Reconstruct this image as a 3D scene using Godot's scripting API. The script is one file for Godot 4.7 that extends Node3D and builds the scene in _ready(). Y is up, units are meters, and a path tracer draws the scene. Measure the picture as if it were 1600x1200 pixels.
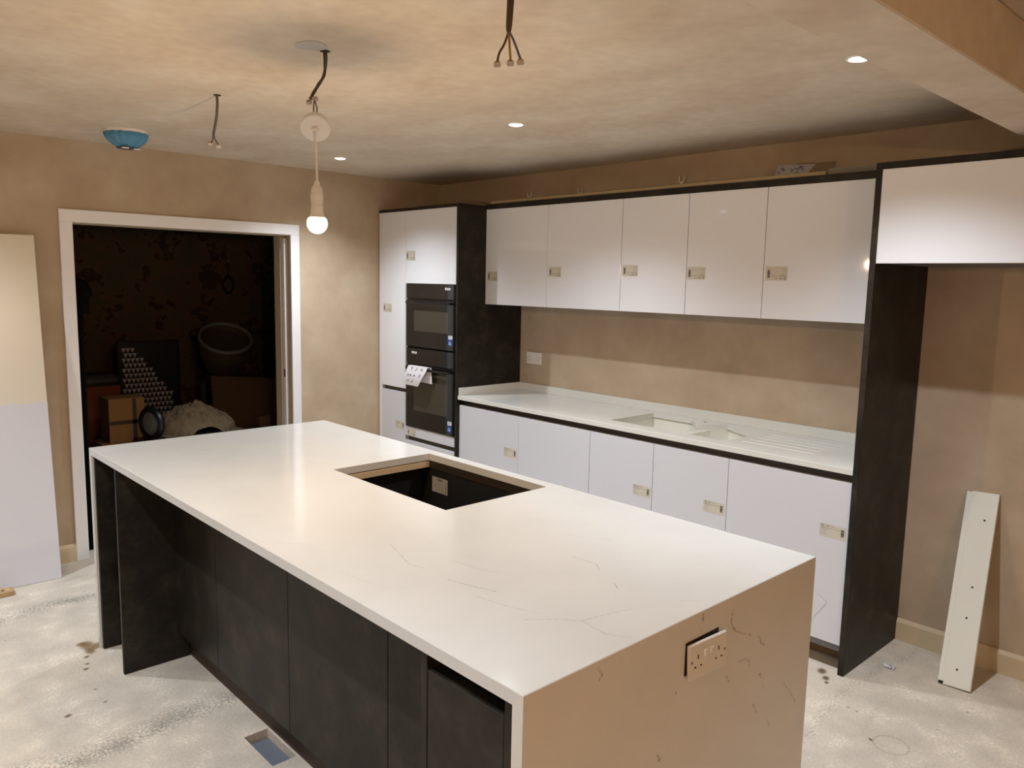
extends Node3D

const H := 2.4555
const GRID_Z := [1.267, 3.82]
const GRID_X := [0.613, 2.222, 3.862]
const SPOT_E := 3.1
const BULB_E := 0.61
const BULB_COLOR := Color(1.0, 0.86, 0.70)
const SPOT_COLOR := Color(0.95, 0.975, 1.0)

var M := {}
var used := {}
var rng := RandomNumberGenerator.new()

# ------------------------------------------------------------------ naming
func numbered(n: String) -> String:
	if not used.has(n):
		used[n] = 0
		return n
	used[n] += 1
	return "%s_%03d" % [n, used[n]]

func tag(o: Node, label: String, category: String, group := "") -> void:
	o.set_meta("label", label)
	o.set_meta("category", category)
	if group != "":
		o.set_meta("group", group)

func thing(called: String, label: String, category: String, at := Vector3.ZERO, group := "") -> Node3D:
	var o := Node3D.new()
	o.name = numbered(called)
	add_child(o, true)
	o.position = at
	tag(o, label, category, group)
	return o

# commits a SurfaceTool as one mesh; with a parent whose base is not at the origin the shape is still given in room coordinates
func obj(called: String, st: SurfaceTool, m: Material, parent: Node3D = null, local := false) -> MeshInstance3D:
	var mi := MeshInstance3D.new()
	mi.mesh = st.commit()
	mi.material_override = m
	if parent == null:
		mi.name = numbered(called)
		add_child(mi, true)
	else:
		mi.name = called
		parent.add_child(mi, true)
		if not local:
			var p := Vector3.ZERO
			var q: Node = parent
			while q is Node3D and q != self:
				p += (q as Node3D).position
				q = q.get_parent()
			mi.position = -p
	return mi

func struct(called: String, st: SurfaceTool, m: Material, parent: Node3D = null) -> MeshInstance3D:
	var o := obj(called, st, m, parent)
	if parent == null:
		o.set_meta("kind", "structure")
	return o

# ------------------------------------------------------------------ shapes
func mb() -> SurfaceTool:
	var st := SurfaceTool.new()
	st.begin(Mesh.PRIMITIVE_TRIANGLES)
	return st

func uv_of(p: Vector3, n: Vector3) -> Vector2:
	var a := n.abs()
	if a.y >= a.x and a.y >= a.z:
		return Vector2(p.x, p.z)
	if a.x >= a.z:
		return Vector2(p.z, -p.y)
	return Vector2(p.x, -p.y)

func tri(st: SurfaceTool, a: Vector3, b: Vector3, c: Vector3, n: Vector3) -> void:
	var cr := (b - a).cross(c - a)
	var pts := [a, b, c] if cr.dot(n) < 0.0 else [a, c, b]
	for p in pts:
		st.set_normal(n)
		st.set_uv(uv_of(p, n))
		st.add_vertex(p)

func quad(st: SurfaceTool, a: Vector3, b: Vector3, c: Vector3, d: Vector3, n: Vector3) -> void:
	tri(st, a, b, c, n)
	tri(st, a, c, d, n)

# a printed face: corners top left, top right, bottom right, bottom left as seen from the front
func print_face(st: SurfaceTool, a: Vector3, b: Vector3, c: Vector3, d: Vector3, flip := false) -> void:
	var n := (d - a).cross(b - a).normalized()
	var uv := [Vector2(0, 0), Vector2(1, 0), Vector2(1, 1), Vector2(0, 1)]
	if flip:
		uv = [Vector2(1, 1), Vector2(0, 1), Vector2(0, 0), Vector2(1, 0)]
	var p := [a, b, c, d]
	for i in [0, 1, 2, 0, 2, 3]:
		st.set_normal(n)
		st.set_uv(uv[i])
		st.add_vertex(p[i])

func bx(st: SurfaceTool, a: Vector3, b: Vector3, c := 0.0, xf := Transform3D.IDENTITY) -> void:
	var lo := Vector3(minf(a.x, b.x), minf(a.y, b.y), minf(a.z, b.z))
	var hi := Vector3(maxf(a.x, b.x), maxf(a.y, b.y), maxf(a.z, b.z))
	var ends := [lo, hi]
	var inn := [lo + Vector3.ONE * c, hi - Vector3.ONE * c]
	for ax in 3:
		var u := (ax + 1) % 3
		var v := (ax + 2) % 3
		for s in 2:
			var n := Vector3.ZERO
			n[ax] = 1.0 if s == 1 else -1.0
			var p := []
			for k in [[0, 0], [1, 0], [1, 1], [0, 1]]:
				var q := Vector3.ZERO
				q[ax] = ends[s][ax]
				q[u] = inn[k[0]][u]
				q[v] = inn[k[1]][v]
				p.append(xf * q)
			quad(st, p[0], p[1], p[2], p[3], xf.basis * n)
		if c > 0.0:
			for su in 2:
				for sv in 2:
					var n := Vector3.ZERO
					n[u] = 1.0 if su == 1 else -1.0
					n[v] = 1.0 if sv == 1 else -1.0
					var p := []
					for k in [[0, 0], [1, 0], [1, 1], [0, 1]]:
						var q := Vector3.ZERO
						q[ax] = inn[k[0]][ax]
						if k[1] == 0:
							q[u] = ends[su][u]
							q[v] = inn[sv][v]
						else:
							q[u] = inn[su][u]
							q[v] = ends[sv][v]
						p.append(xf * q)
					quad(st, p[0], p[1], p[2], p[3], xf.basis * n.normalized())
	if c > 0.0:
		for i in 8:
			var s := [i & 1, (i >> 1) & 1, (i >> 2) & 1]
			var p := []
			for ax in 3:
				var q := Vector3.ZERO
				for k in 3:
					q[k] = ends[s[k]][k] if k == ax else inn[s[k]][k]
				p.append(xf * q)
			var n := Vector3(s[0] * 2 - 1, s[1] * 2 - 1, s[2] * 2 - 1).normalized()
			tri(st, p[0], p[1], p[2], xf.basis * n)

func B(x0: float, x1: float, y0: float, y1: float, z0: float, z1: float, c := 0.0) -> SurfaceTool:
	var st := mb()
	bx(st, Vector3(x0, y0, z0), Vector3(x1, y1, z1), c)
	return st

func smooth_quad(st: SurfaceTool, p: Array, n: Array, uv: Array) -> void:
	var avg: Vector3 = n[0] + n[1] + n[2] + n[3]
	for t in [[0, 1, 2], [0, 2, 3]]:
		var cr: Vector3 = (p[t[1]] - p[t[0]]).cross(p[t[2]] - p[t[0]])
		if cr.length() < 1e-14:
			continue
		var o: Array = t if cr.dot(avg) < 0.0 else [t[0], t[2], t[1]]
		for i in o:
			st.set_normal(n[i])
			st.set_uv(uv[i])
			st.add_vertex(p[i])

# turned profile of Vector2(radius, height) round the y axis of xf
func lathe(st: SurfaceTool, prof: Array, seg := 32, xf := Transform3D.IDENTITY) -> void:
	for i in prof.size() - 1:
		var a: Vector2 = prof[i]
		var b: Vector2 = prof[i + 1]
		var d := b - a
		var nn := Vector2(d.y, -d.x).normalized()
		for k in seg:
			var t0 := TAU * k / seg
			var t1 := TAU * (k + 1) / seg
			var c0 := Vector3(cos(t0), 0, sin(t0))
			var c1 := Vector3(cos(t1), 0, sin(t1))
			var up := Vector3.UP
			var p := [xf * (c0 * a.x + up * a.y), xf * (c1 * a.x + up * a.y), xf * (c1 * b.x + up * b.y), xf * (c0 * b.x + up * b.y)]
			var n0: Vector3 = xf.basis * (c0 * nn.x + up * nn.y)
			var n1: Vector3 = xf.basis * (c1 * nn.x + up * nn.y)
			smooth_quad(st, p, [n0, n1, n1, n0], [Vector2(k, i), Vector2(k + 1, i), Vector2(k + 1, i + 1), Vector2(k, i + 1)])

func arc(cx: float, cy: float, r: float, d0: float, d1: float, n: int) -> Array:
	var out := []
	for i in n + 1:
		var t := deg_to_rad(lerpf(d0, d1, float(i) / n))
		out.append(Vector2(cx + r * cos(t), cy + r * sin(t)))
	return out

func bez(pts: Array, n := 24) -> PackedVector3Array:
	var c := Curve3D.new()
	for i in pts.size():
		var t := Vector3.ZERO
		if i > 0 and i < pts.size() - 1:
			t = (pts[i + 1] - pts[i - 1]) / 6.0
		c.add_point(pts[i], -t, t)
	var out := PackedVector3Array()
	for i in n + 1:
		out.append(c.sample_baked(c.get_baked_length() * i / n, true))
	return out

func tube(st: SurfaceTool, path: PackedVector3Array, r: float, seg := 8, caps := true) -> void:
	var rings := []
	var side := Vector3.RIGHT
	for i in path.size():
		var d := (path[mini(i + 1, path.size() - 1)] - path[maxi(i - 1, 0)]).normalized()
		side = (side - d * side.dot(d))
		if side.length() < 0.01:
			side = Vector3.FORWARD - d * Vector3.FORWARD.dot(d)
		side = side.normalized()
		var o := d.cross(side)
		var ring := []
		for k in seg:
			var t := TAU * k / seg
			ring.append(side * cos(t) + o * sin(t))
		rings.append(ring)
	for i in path.size() - 1:
		for k in seg:
			var k1 := (k + 1) % seg
			var n := [rings[i][k], rings[i][k1], rings[i + 1][k1], rings[i + 1][k]]
			smooth_quad(st, [path[i] + n[0] * r, path[i] + n[1] * r, path[i + 1] + n[2] * r, path[i + 1] + n[3] * r], n, [Vector2(0, 0), Vector2(1, 0), Vector2(1, 1), Vector2(0, 1)])
	if caps:
		for e in [0, path.size() - 1]:
			var d: Vector3 = (path[0] - path[1]) if e == 0 else (path[e] - path[e - 1])
			for k in seg:
				tri(st, path[e], path[e] + rings[e][k] * r, path[e] + rings[e][(k + 1) % seg] * r, d.normalized())

func flat_poly(st: SurfaceTool, pts: PackedVector2Array, y: float, up := true) -> void:
	var idx := Geometry2D.triangulate_polygon(pts)
	for i in range(0, idx.size(), 3):
		var p := []
		for k in 3:
			p.append(Vector3(pts[idx[i + k]].x, y, pts[idx[i + k]].y))
		tri(st, p[0], p[1], p[2], Vector3.UP if up else Vector3.DOWN)

# upright walls along a closed outline in x and z; inward = they face the inside
func rim_walls(st: SurfaceTool, pts: PackedVector2Array, y0: float, y1: float, inward: bool) -> void:
	var mid := Vector2.ZERO
	for i in pts.size():
		var a := pts[i]
		var b := pts[(i + 1) % pts.size()]
		var d := (b - a).normalized()
		var n2 := Vector2(d.y, -d.x)
		var probe := (a + b) * 0.5 + n2 * 0.002
		var inside := Geometry2D.is_point_in_polygon(probe, pts)
		if inside != inward:
			n2 = -n2
		quad(st, Vector3(a.x, y0, a.y), Vector3(b.x, y0, b.y), Vector3(b.x, y1, b.y), Vector3(a.x, y1, a.y), Vector3(n2.x, 0, n2.y))

# ------------------------------------------------------------------ materials
func mat(c: Color, rough := 0.6, metal := 0.0, spec := 0.5) -> StandardMaterial3D:
	var m := StandardMaterial3D.new()
	m.albedo_color = c
	m.roughness = rough
	m.metallic = metal
	m.metallic_specular = spec
	return m

func rgb(r: float, g: float, b: float) -> Color:
	return Color(r / 255.0, g / 255.0, b / 255.0)

func noise_bytes(w: int, h: int, freq: float, seed_: int, oct := 4, sx := 1.0, sy := 1.0) -> PackedByteArray:
	var n := FastNoiseLite.new()
	n.seed = seed_
	n.noise_type = FastNoiseLite.TYPE_SIMPLEX_SMOOTH
	n.frequency = freq
	n.fractal_octaves = oct
	var im: Image
	if sx != 1.0 or sy != 1.0:
		im = n.get_seamless_image(int(w / sx), int(h / sy))
		im.resize(w, h, Image.INTERPOLATE_CUBIC)
	else:
		im = n.get_seamless_image(w, h)
	im.convert(Image.FORMAT_L8)
	return im.get_data()

# two tones of noise laid over each other, as a colour texture
func mottled(w: int, c0: Color, c1: Color, c2: Color, f1: float, f2: float, seed_: int, sx := 1.0, mixf := 0.5) -> ImageTexture:
	var a := noise_bytes(w, w, f1, seed_, 4, sx)
	var b := noise_bytes(w, w, f2, seed_ + 7, 4)
	var out := PackedByteArray()
	out.resize(w * w * 3)
	var n := w * w
	for i in n:
		var t := a[i] / 255.0
		var s := (b[i] / 255.0 - 0.5) * mixf
		var c: Color = c0.lerp(c1, clampf(t * 2.0, 0, 1)) if t < 0.5 else c1.lerp(c2, clampf(t * 2.0 - 1.0, 0, 1))
		var g := 1.0 + s
		out[i * 3] = clampi(int(c.r * g * 255.0), 0, 255)
		out[i * 3 + 1] = clampi(int(c.g * g * 255.0), 0, 255)
		out[i * 3 + 2] = clampi(int(c.b * g * 255.0), 0, 255)
	return ImageTexture.create_from_image(Image.create_from_data(w, w, false, Image.FORMAT_RGB8, out))

func tri_mat(tex: Texture2D, metres: float, rough: float, spec := 0.5) -> StandardMaterial3D:
	var m := mat(Color.WHITE, rough, 0.0, spec)
	m.albedo_texture = tex
	m.uv1_triplanar = true
	m.uv1_world_triplanar = true
	m.uv1_scale = Vector3.ONE / metres
	return m

func blot(im: Image, x: float, y: float, rx: float, ry: float, ang: float, c: Color, alpha: float, hard := 0.5) -> void:
	var r := maxf(rx, ry) + 1.0
	var ca := cos(ang)
	var sa := sin(ang)
	for j in range(maxi(0, int(y - r)), mini(im.get_height(), int(y + r) + 1)):
		for i in range(maxi(0, int(x - r)), mini(im.get_width(), int(x + r) + 1)):
			var dx := i - x
			var dy := j - y
			var u := (dx * ca + dy * sa) / rx
			var v := (-dx * sa + dy * ca) / ry
			var d := sqrt(u * u + v * v)
			if d < 1.0:
				var t := alpha * clampf((1.0 - d) / maxf(1.0 - hard, 0.01), 0, 1)
				im.set_pixel(i, j, im.get_pixel(i, j).lerp(c, t))

func vein(im: Image, pts: Array, w: float, c: Color, a: float) -> void:
	for k in pts.size() - 1:
		var p: Vector2 = pts[k]
		var q: Vector2 = pts[k + 1]
		var n := maxi(2, int(p.distance_to(q) / 1.5))
		for i in n:
			var t := float(i) / n
			var o := Vector2(rng.randf_range(-1, 1), rng.randf_range(-1, 1)) * w * 0.6
			var s := p.lerp(q, t) + o
			blot(im, s.x, s.y, w * rng.randf_range(0.5, 1.3), w * rng.randf_range(0.5, 1.2), 0, c, a * rng.randf_range(0.1, 1.0), 0.1)

func floor_texture() -> ImageTexture:
	var w := 2048
	var lo := noise_bytes(512, 512, 0.012, 11, 4)
	var mid := noise_bytes(1024, 1024, 0.03, 23, 5)
	var fine := noise_bytes(w, w, 0.22, 31, 3)
	var out := PackedByteArray()
	out.resize(w * w * 3)
	var px := w / 6.4
	for j in w:
		for i in w:
			var l := lo[(j >> 2) * 512 + (i >> 2)] / 255.0 - 0.5
			var m := mid[(j >> 1) * 1024 + (i >> 1)] / 255.0 - 0.5
			var f := fine[j * w + i] / 255.0 - 0.5
			var g := 1.0 + l * 0.08 + m * 0.13 + f * 0.11
			var x := i / px
			# the trowelled joints of the screed run across the room
			var d := minf(minf(absf(x - 0.67 - l * 0.12), absf(x - 2.1 - l * 0.16)), absf(x - 3.76 - l * 0.12) + 0.05)
			if d < 0.09:
				var s := (1.0 - d / 0.09)
				g -= s * clampf(0.08 - (f + m * 0.5) * 0.8, -0.03, 0.22)
			g += clampf(m - 0.10, 0.0, 0.2) * clampf(f + 0.1, 0.0, 0.4) * 1.2
			var k := j * w + i
			out[k * 3] = clampi(int(212.0 * g), 0, 255)
			out[k * 3 + 1] = clampi(int((203.0 - l * 2.0) * g), 0, 255)
			out[k * 3 + 2] = clampi(int((189.0 - l * 5.0) * g), 0, 255)
	var im := Image.create_from_data(w, w, false, Image.FORMAT_RGB8, out)
	for k in 700:                       # flecks of plaster and paint
		var r := rng.randf_range(0.8, 2.6)
		blot(im, rng.randf() * w, rng.randf() * w, r * rng.randf_range(1.0, 1.8), r, rng.randf() * PI, rgb(232, 228, 218), rng.randf_range(0.4, 0.9))
	for k in 160:
		var r := rng.randf_range(0.8, 2.4)
		blot(im, rng.randf() * w, rng.randf() * w, r * 1.5, r, rng.randf() * PI, rgb(96, 80, 62), rng.randf_range(0.3, 0.7))
	for k in 60:                        # scuffs
		blot(im, rng.randf() * w, rng.randf() * w, rng.randf_range(20, 70), rng.randf_range(3, 9), rng.randf_range(1.2, 1.9), rgb(140, 134, 126), rng.randf_range(0.1, 0.35), 0.0)
	for q in [[1.225, 2.985, 0.055, 0.035, 0.2], [1.29, 2.99, 0.05, 0.025, 0.0], [1.20, 3.0, 0.03, 0.03, 0.0], [1.26, 2.955, 0.05, 0.03, 0.6]]:
		blot(im, q[0] * px, q[1] * px, q[2] * px, q[3] * px, q[4], rgb(118, 92, 62), 0.75, 0.4)
	for q in [[1.346, 3.018, 0.016], [1.418, 3.034, 0.012], [1.464, 3.051, 0.016], [1.819, 3.208, 0.017], [3.600, 0.606, 0.034], [3.641, 0.655, 0.026], [3.661, 0.691, 0.016]]:
		blot(im, q[0] * px, q[1] * px, q[2] * px, q[2] * px * 0.7, 1.2, rgb(96, 78, 58), 0.85, 0.4)
	for i in 60:                        # ring mark left by a tin
		var t := TAU * i / 60.0
		blot(im, (4.04 + 0.062 * cos(t)) * px, (0.965 + 0.062 * sin(t)) * px, 1.3, 1.3, 0, rgb(120, 110, 96), 0.6, 0.0)
	blot(im, 3.973 * px, 0.986 * px, 3.6, 1.6, 0.5, rgb(40, 34, 28), 0.9)
	vein(im, [Vector2(4.095, 1.032) * px, Vector2(4.129, 1.028) * px, Vector2(4.166, 1.021) * px], 2.2, rgb(236, 230, 220), 0.7)
	return ImageTexture.create_from_image(im)

func quartz(w: int, h: int, base: Color, seed_: int) -> Image:
	var a := noise_bytes(w, h, 0.006, seed_, 3)
	var out := PackedByteArray()
	out.resize(w * h * 3)
	for i in w * h:
		var g := 1.0 + (a[i] / 255.0 - 0.5) * 0.025
		out[i * 3] = clampi(int(base.r * g * 255.0), 0, 255)
		out[i * 3 + 1] = clampi(int(base.g * g * 255.0), 0, 255)
		out[i * 3 + 2] = clampi(int(base.b * g * 255.0), 0, 255)
	return Image.create_from_data(w, h, false, Image.FORMAT_RGB8, out)

func sticker_texture() -> ImageTexture:
	var im := Image.create(256, 144, false, Image.FORMAT_RGB8)
	im.fill(rgb(208, 203, 190))
	var ink := rgb(96, 88, 70)
	var r := RandomNumberGenerator.new()
	r.seed = 5
	var y := 30
	while y < 108:                                   # the bar code
		var t := r.randi_range(4, 8)
		im.fill_rect(Rect2i(204, y, 30, t), rgb(40, 32, 24))
		y += t + r.randi_range(1, 3)
	for row in [[14, 10, 34], [14, 20, 26], [14, 30, 30], [60, 14, 40], [60, 24, 28], [112, 16, 28]]:
		var x: int = row[0]
		while x < row[0] + row[2]:
			var s := r.randi_range(3, 8)
			im.fill_rect(Rect2i(x, row[1], s, 6), ink)
			x += s + 2
	for row in [[16, 42, 170, 5], [16, 54, 70, 5], [16, 72, 48, 4], [16, 92, 40, 4], [16, 114, 46, 5]]:
		var x: int = row[0]
		while x < row[0] + row[2]:
			var s := r.randi_range(4, 14)
			im.fill_rect(Rect2i(x, row[1], s, row[3]), ink.lerp(rgb(208, 203, 190), 0.25))
			x += s + 3
	return ImageTexture.create_from_image(im)

func hob_sticker_texture() -> ImageTexture:
	var im := Image.create(160, 112, false, Image.FORMAT_RGB8)
	im.fill(rgb(176, 170, 156))
	var ink := rgb(50, 44, 36)
	for x in [54, 66, 74, 82, 90, 104]:
		im.fill_rect(Rect2i(x, 10, 6, 14), ink)
	for k in 12:
		im.fill_rect(Rect2i(138, 16 + k * 7, 9, 2 + (k * 5) % 4), ink)
	for k in 7:
		im.fill_rect(Rect2i(50, 40 + k * 9, 34, 2), ink.lerp(rgb(205, 198, 180), 0.5))
		im.fill_rect(Rect2i(92, 40 + k * 9, 30, 2), ink.lerp(rgb(205, 198, 180), 0.5))
	im.fill_rect(Rect2i(32, 52, 6, 16), ink)
	return ImageTexture.create_from_image(im)

func leaflet_texture(seed_: int, n: int) -> ImageTexture:
	var im := Image.create(192, 192, false, Image.FORMAT_RGB8)
	im.fill(rgb(226, 224, 228))
	var r := RandomNumberGenerator.new()
	r.seed = seed_
	var spots := [Vector2(45, 28), Vector2(98, 30), Vector2(148, 30), Vector2(30, 88), Vector2(56, 92), Vector2(96, 92), Vector2(150, 84), Vector2(50, 140), Vector2(100, 148)]
	for k in n:
		var s: Vector2 = spots[k % 9] if n <= 9 else Vector2(r.randf_range(20, 170), r.randf_range(20, 170))
		for j in 7:
			blot(im, s.x + r.randf_range(-10, 10), s.y + r.randf_range(-13, 13), r.randf_range(4, 9), r.randf_range(3, 8), r.randf() * 3.0, rgb(52, 50, 66), 0.7, 0.2)
	return ImageTexture.create_from_image(im)

func energy_texture() -> ImageTexture:
	var im := Image.create(64, 112, false, Image.FORMAT_RGB8)
	im.fill(rgb(222, 226, 232))
	im.fill_rect(Rect2i(0, 40, 64, 72), rgb(60, 92, 160))
	im.fill_rect(Rect2i(6, 6, 34, 4), rgb(120, 130, 150))
	im.fill_rect(Rect2i(6, 14, 46, 4), rgb(120, 130, 150))
	im.fill_rect(Rect2i(6, 24, 28, 4), rgb(120, 130, 150))
	im.fill_rect(Rect2i(8, 72, 34, 30), rgb(160, 176, 210))
	im.fill_rect(Rect2i(14, 80, 22, 5), rgb(60, 92, 160))
	im.fill_rect(Rect2i(46, 46, 12, 18), rgb(26, 42, 96))
	return ImageTexture.create_from_image(im)

func wall_rag_texture() -> ImageTexture:
	var w := 512
	var a := noise_bytes(w, w, 0.012, 91, 5)
	var b := noise_bytes(w, w, 0.05, 97, 4)
	var out := PackedByteArray()
	out.resize(w * w * 3)
	for i in w * w:
		var t := a[i] / 255.0 + (b[i] / 255.0 - 0.5) * 0.5
		var c := rgb(116, 92, 70)
		if t > 0.66:
			c = rgb(84, 63, 48)
		elif t < 0.36:
			c = rgb(104, 92, 70)
		out[i * 3] = int(c.r * 255.0)
		out[i * 3 + 1] = int(c.g * 255.0)
		out[i * 3 + 2] = int(c.b * 255.0)
	return ImageTexture.create_from_image(Image.create_from_data(w, w, false, Image.FORMAT_RGB8, out))

func triangle_print_texture() -> ImageTexture:
	var im := Image.create(192, 384, false, Image.FORMAT_RGB8)
	im.fill(rgb(12, 11, 12))
	for row in 16:
		for col in 12:
			var x0 := 10 + col * 15 + (row % 2) * 7
			var y0 := 14 + row * 16
			if x0 > 44 + row * 14 or x0 > 168:
				continue
			for y in 14:
				var hw := (14 - y) / 2
				for x in range(x0 - hw, x0 + hw + 1):
					if x >= 0 and x < 192:
						im.set_pixel(x, y0 + y, rgb(196, 186, 190))
	return ImageTexture.create_from_image(im)

func make_materials() -> void:
	rng.seed = 4
	M.plaster = tri_mat(mottled(768, rgb(183, 163, 141), rgb(194, 175, 151), rgb(205, 189, 168), 0.006, 0.03, 3, 1.0, 0.05), 2.6, 0.85, 0.25)
	M.ceiling = tri_mat(mottled(1024, rgb(207, 190, 170), rgb(216, 202, 183), rgb(225, 214, 199), 0.007, 0.035, 17, 1.6, 0.06), 3.1, 0.8, 0.25)
	M.floor = mat(Color.WHITE, 0.8, 0.0, 0.3)
	M.floor.albedo_texture = floor_texture()
	M.floor.uv1_scale = Vector3.ONE / 6.4
	M.concrete = mat(rgb(120, 104, 86), 0.9)
	M.white = mat(rgb(236, 239, 246), 0.045)
	M.white_film = mat(rgb(217, 220, 228), 0.25)
	M.film = mat(rgb(226, 227, 237), 0.22)
	M.white_edge = mat(rgb(236, 238, 230), 0.35)
	M.carcass = mat(rgb(118, 116, 118), 0.5)
	M.dark = tri_mat(mottled(512, rgb(33, 30, 26), rgb(41, 37, 32), rgb(58, 53, 46), 0.010, 0.05, 41, 1.0, 0.3), 1.1, 0.42, 0.32)
	M.dark_in = mat(rgb(34, 31, 28), 0.6)
	M.rail = mat(rgb(66, 56, 45), 0.4, 0.3)
	M.black_in = mat(rgb(20, 19, 18), 0.7)
	M.plinth = mat(rgb(62, 44, 34), 0.6)
	M.wood = tri_mat(mottled(256, rgb(172, 140, 98), rgb(190, 158, 116), rgb(208, 178, 136), 0.02, 0.1, 61, 4.0, 0.12), 0.3, 0.7)
	M.brown_wood = tri_mat(mottled(256, rgb(104, 78, 46), rgb(120, 92, 56), rgb(140, 108, 70), 0.02, 0.1, 67, 4.0, 0.12), 0.5, 0.6)
	M.chip = tri_mat(mottled(256, rgb(140, 122, 92), rgb(176, 158, 124), rgb(206, 190, 156), 0.09, 0.2, 71, 1.0, 0.4), 0.12, 0.9)
	M.grey_board = mat(rgb(132, 126, 112), 0.7)
	M.skirt = mat(rgb(216, 196, 164), 0.5)
	M.frame = mat(rgb(244, 244, 247), 0.4)
	M.jamb = mat(rgb(188, 172, 150), 0.6)
	M.black_glass = mat(rgb(14, 14, 15), 0.06)
	M.black = mat(rgb(18, 18, 18), 0.35)
	M.window_glass = mat(rgb(62, 58, 48), 0.12)
	M.led = mat(rgb(214, 212, 206), 0.5)
	M.plastic = mat(rgb(240, 236, 230), 0.3)
	M.pin = mat(rgb(22, 18, 15), 0.7)
	M.grey_cable = mat(rgb(88, 80, 74), 0.55)
	M.brown_core = mat(rgb(84, 56, 32), 0.5)
	M.earth_core = mat(rgb(166, 132, 52), 0.5)
	M.blue_core = mat(rgb(92, 88, 116), 0.5)
	M.connector = mat(rgb(196, 184, 176), 0.2)
	M.blue = mat(rgb(78, 140, 178), 0.3)
	M.blue_dark = mat(rgb(30, 62, 92), 0.4)
	M.paper = mat(rgb(226, 224, 228), 0.8)
	M.quartz_plain = mat(rgb(226, 227, 222), 0.12)
	M.sink = mat(rgb(238, 238, 230), 0.35)
	M.sticker = mat(Color.WHITE, 0.6)
	M.sticker.albedo_texture = sticker_texture()
	M.hob_sticker = mat(Color.WHITE, 0.6)
	M.hob_sticker.albedo_texture = hob_sticker_texture()
	M.leaflet = mat(Color.WHITE, 0.6)
	M.leaflet.albedo_texture = leaflet_texture(8, 9)
	M.leaflet2 = mat(Color(0.8, 0.8, 0.8), 0.8)
	M.leaflet2.albedo_texture = leaflet_texture(12, 14)
	M.energy = mat(Color.WHITE, 0.4)
	M.energy.albedo_texture = energy_texture()
	# island quartz: veins lie where the slab has them; the texture spans 2.9 m by 1.25 m from the slab's far corner
	var top := quartz(1740, 750, rgb(222, 223, 221), 51)
	var vc := rgb(150, 146, 142)
	var at := func(x: float, z: float) -> Vector2: return Vector2((x - 1.25) * 600.0, (z - 1.75) * 600.0)
	for v in [[[3.2, 2.653, 3.363, 2.705, 3.421, 2.696], 1.3, 0.5], [[3.524, 2.695, 3.595, 2.678, 3.673, 2.65], 1.5, 0.7], [[3.66, 2.71, 3.76, 2.69, 3.83, 2.66], 1.2, 0.45], [[3.42, 2.60, 3.52, 2.585, 3.58, 2.56], 1.2, 0.4],
			[[3.619, 2.319, 3.70, 2.31, 3.735, 2.34], 1.3, 0.6], [[3.82, 2.38, 3.853, 2.405], 1.7, 0.8], [[3.831, 2.713, 3.877, 2.654, 3.917, 2.622, 3.954, 2.469], 1.4, 0.45], [[3.922, 2.617, 3.999, 2.628, 4.05, 2.60], 1.3, 0.5],
			[[2.977, 2.904, 3.046, 2.839, 3.091, 2.80], 1.1, 0.4], [[2.35, 2.77, 2.47, 2.73], 1.1, 0.35], [[3.05, 2.56, 3.09, 2.53], 1.0, 0.35], [[1.55, 2.62, 1.66, 2.55], 1.8, 0.25], [[3.30, 2.88, 3.42, 2.86], 1.0, 0.3], [[3.45, 2.2, 3.6, 2.12], 1.2, 0.3], [[4.0, 2.35, 4.04, 2.30], 1.2, 0.4], [[1.9, 2.0, 2.1, 1.93], 1.2, 0.2]]:
		var pts := []
		for k in range(0, v[0].size(), 2):
			pts.append(at.call(v[0][k], v[0][k + 1]))
		vein(top, pts, v[1] * 1.15, vc, minf(v[2] * 1.4, 1.0))
	M.quartz_top = mat(Color.WHITE, 0.12)
	M.quartz_top.albedo_texture = ImageTexture.create_from_image(top)
	M.quartz_top.uv1_scale = Vector3(1.0 / 2.9, 1.0 / 1.25, 1)
	M.quartz_top.uv1_offset = Vector3(-1.25 / 2.9, -1.75 / 1.25, 0)
	var end := quartz(750, 600, rgb(229, 227, 221), 57)
	var at2 := func(z: float, y: float) -> Vector2: return Vector2((z - 1.75) * 600.0, -(y - 0.96) * 600.0)
	vc = rgb(128, 118, 108)
	for v in [[[2.217, 0.894, 2.219, 0.861, 2.196, 0.837], 2.2, 0.9], [[2.196, 0.837, 2.15, 0.815, 2.114, 0.80], 1.8, 0.7], [[2.08, 0.79, 2.06, 0.76, 2.04, 0.75], 2.6, 0.5], [[2.352, 0.925, 2.348, 0.905], 2.6, 0.7], [[2.355, 0.89, 2.357, 0.88], 1.8, 0.4],
			[[2.229, 0.728, 2.222, 0.712, 2.212, 0.705], 2.2, 0.6], [[2.171, 0.746, 2.14, 0.745, 2.12, 0.73, 2.114, 0.715], 2.0, 0.7], [[2.06, 0.675, 2.05, 0.66], 2.6, 0.8], [[2.04, 0.64, 2.03, 0.62], 1.5, 0.5], [[2.734, 0.92, 2.72, 0.90, 2.73, 0.885], 2.4, 0.45], [[2.447, 0.765, 2.45, 0.755], 2.2, 0.7],
			[[2.09, 0.6, 2.06, 0.56], 2.4, 0.5], [[2.0, 0.52, 1.985, 0.49], 2.2, 0.6], [[1.92, 0.60, 1.87, 0.55, 1.84, 0.51], 1.6, 0.7], [[2.508, 0.63, 2.50, 0.61], 2.8, 0.8], [[2.256, 0.82, 2.235, 0.80], 2.6, 0.5], [[2.60, 0.40, 2.5, 0.33, 2.45, 0.32], 1.8, 0.5], [[2.2, 0.35, 2.1, 0.25], 1.6, 0.5]]:
		var pts := []
		for k in range(0, v[0].size(), 2):
			pts.append(at2.call(v[0][k], v[0][k + 1]))
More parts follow.
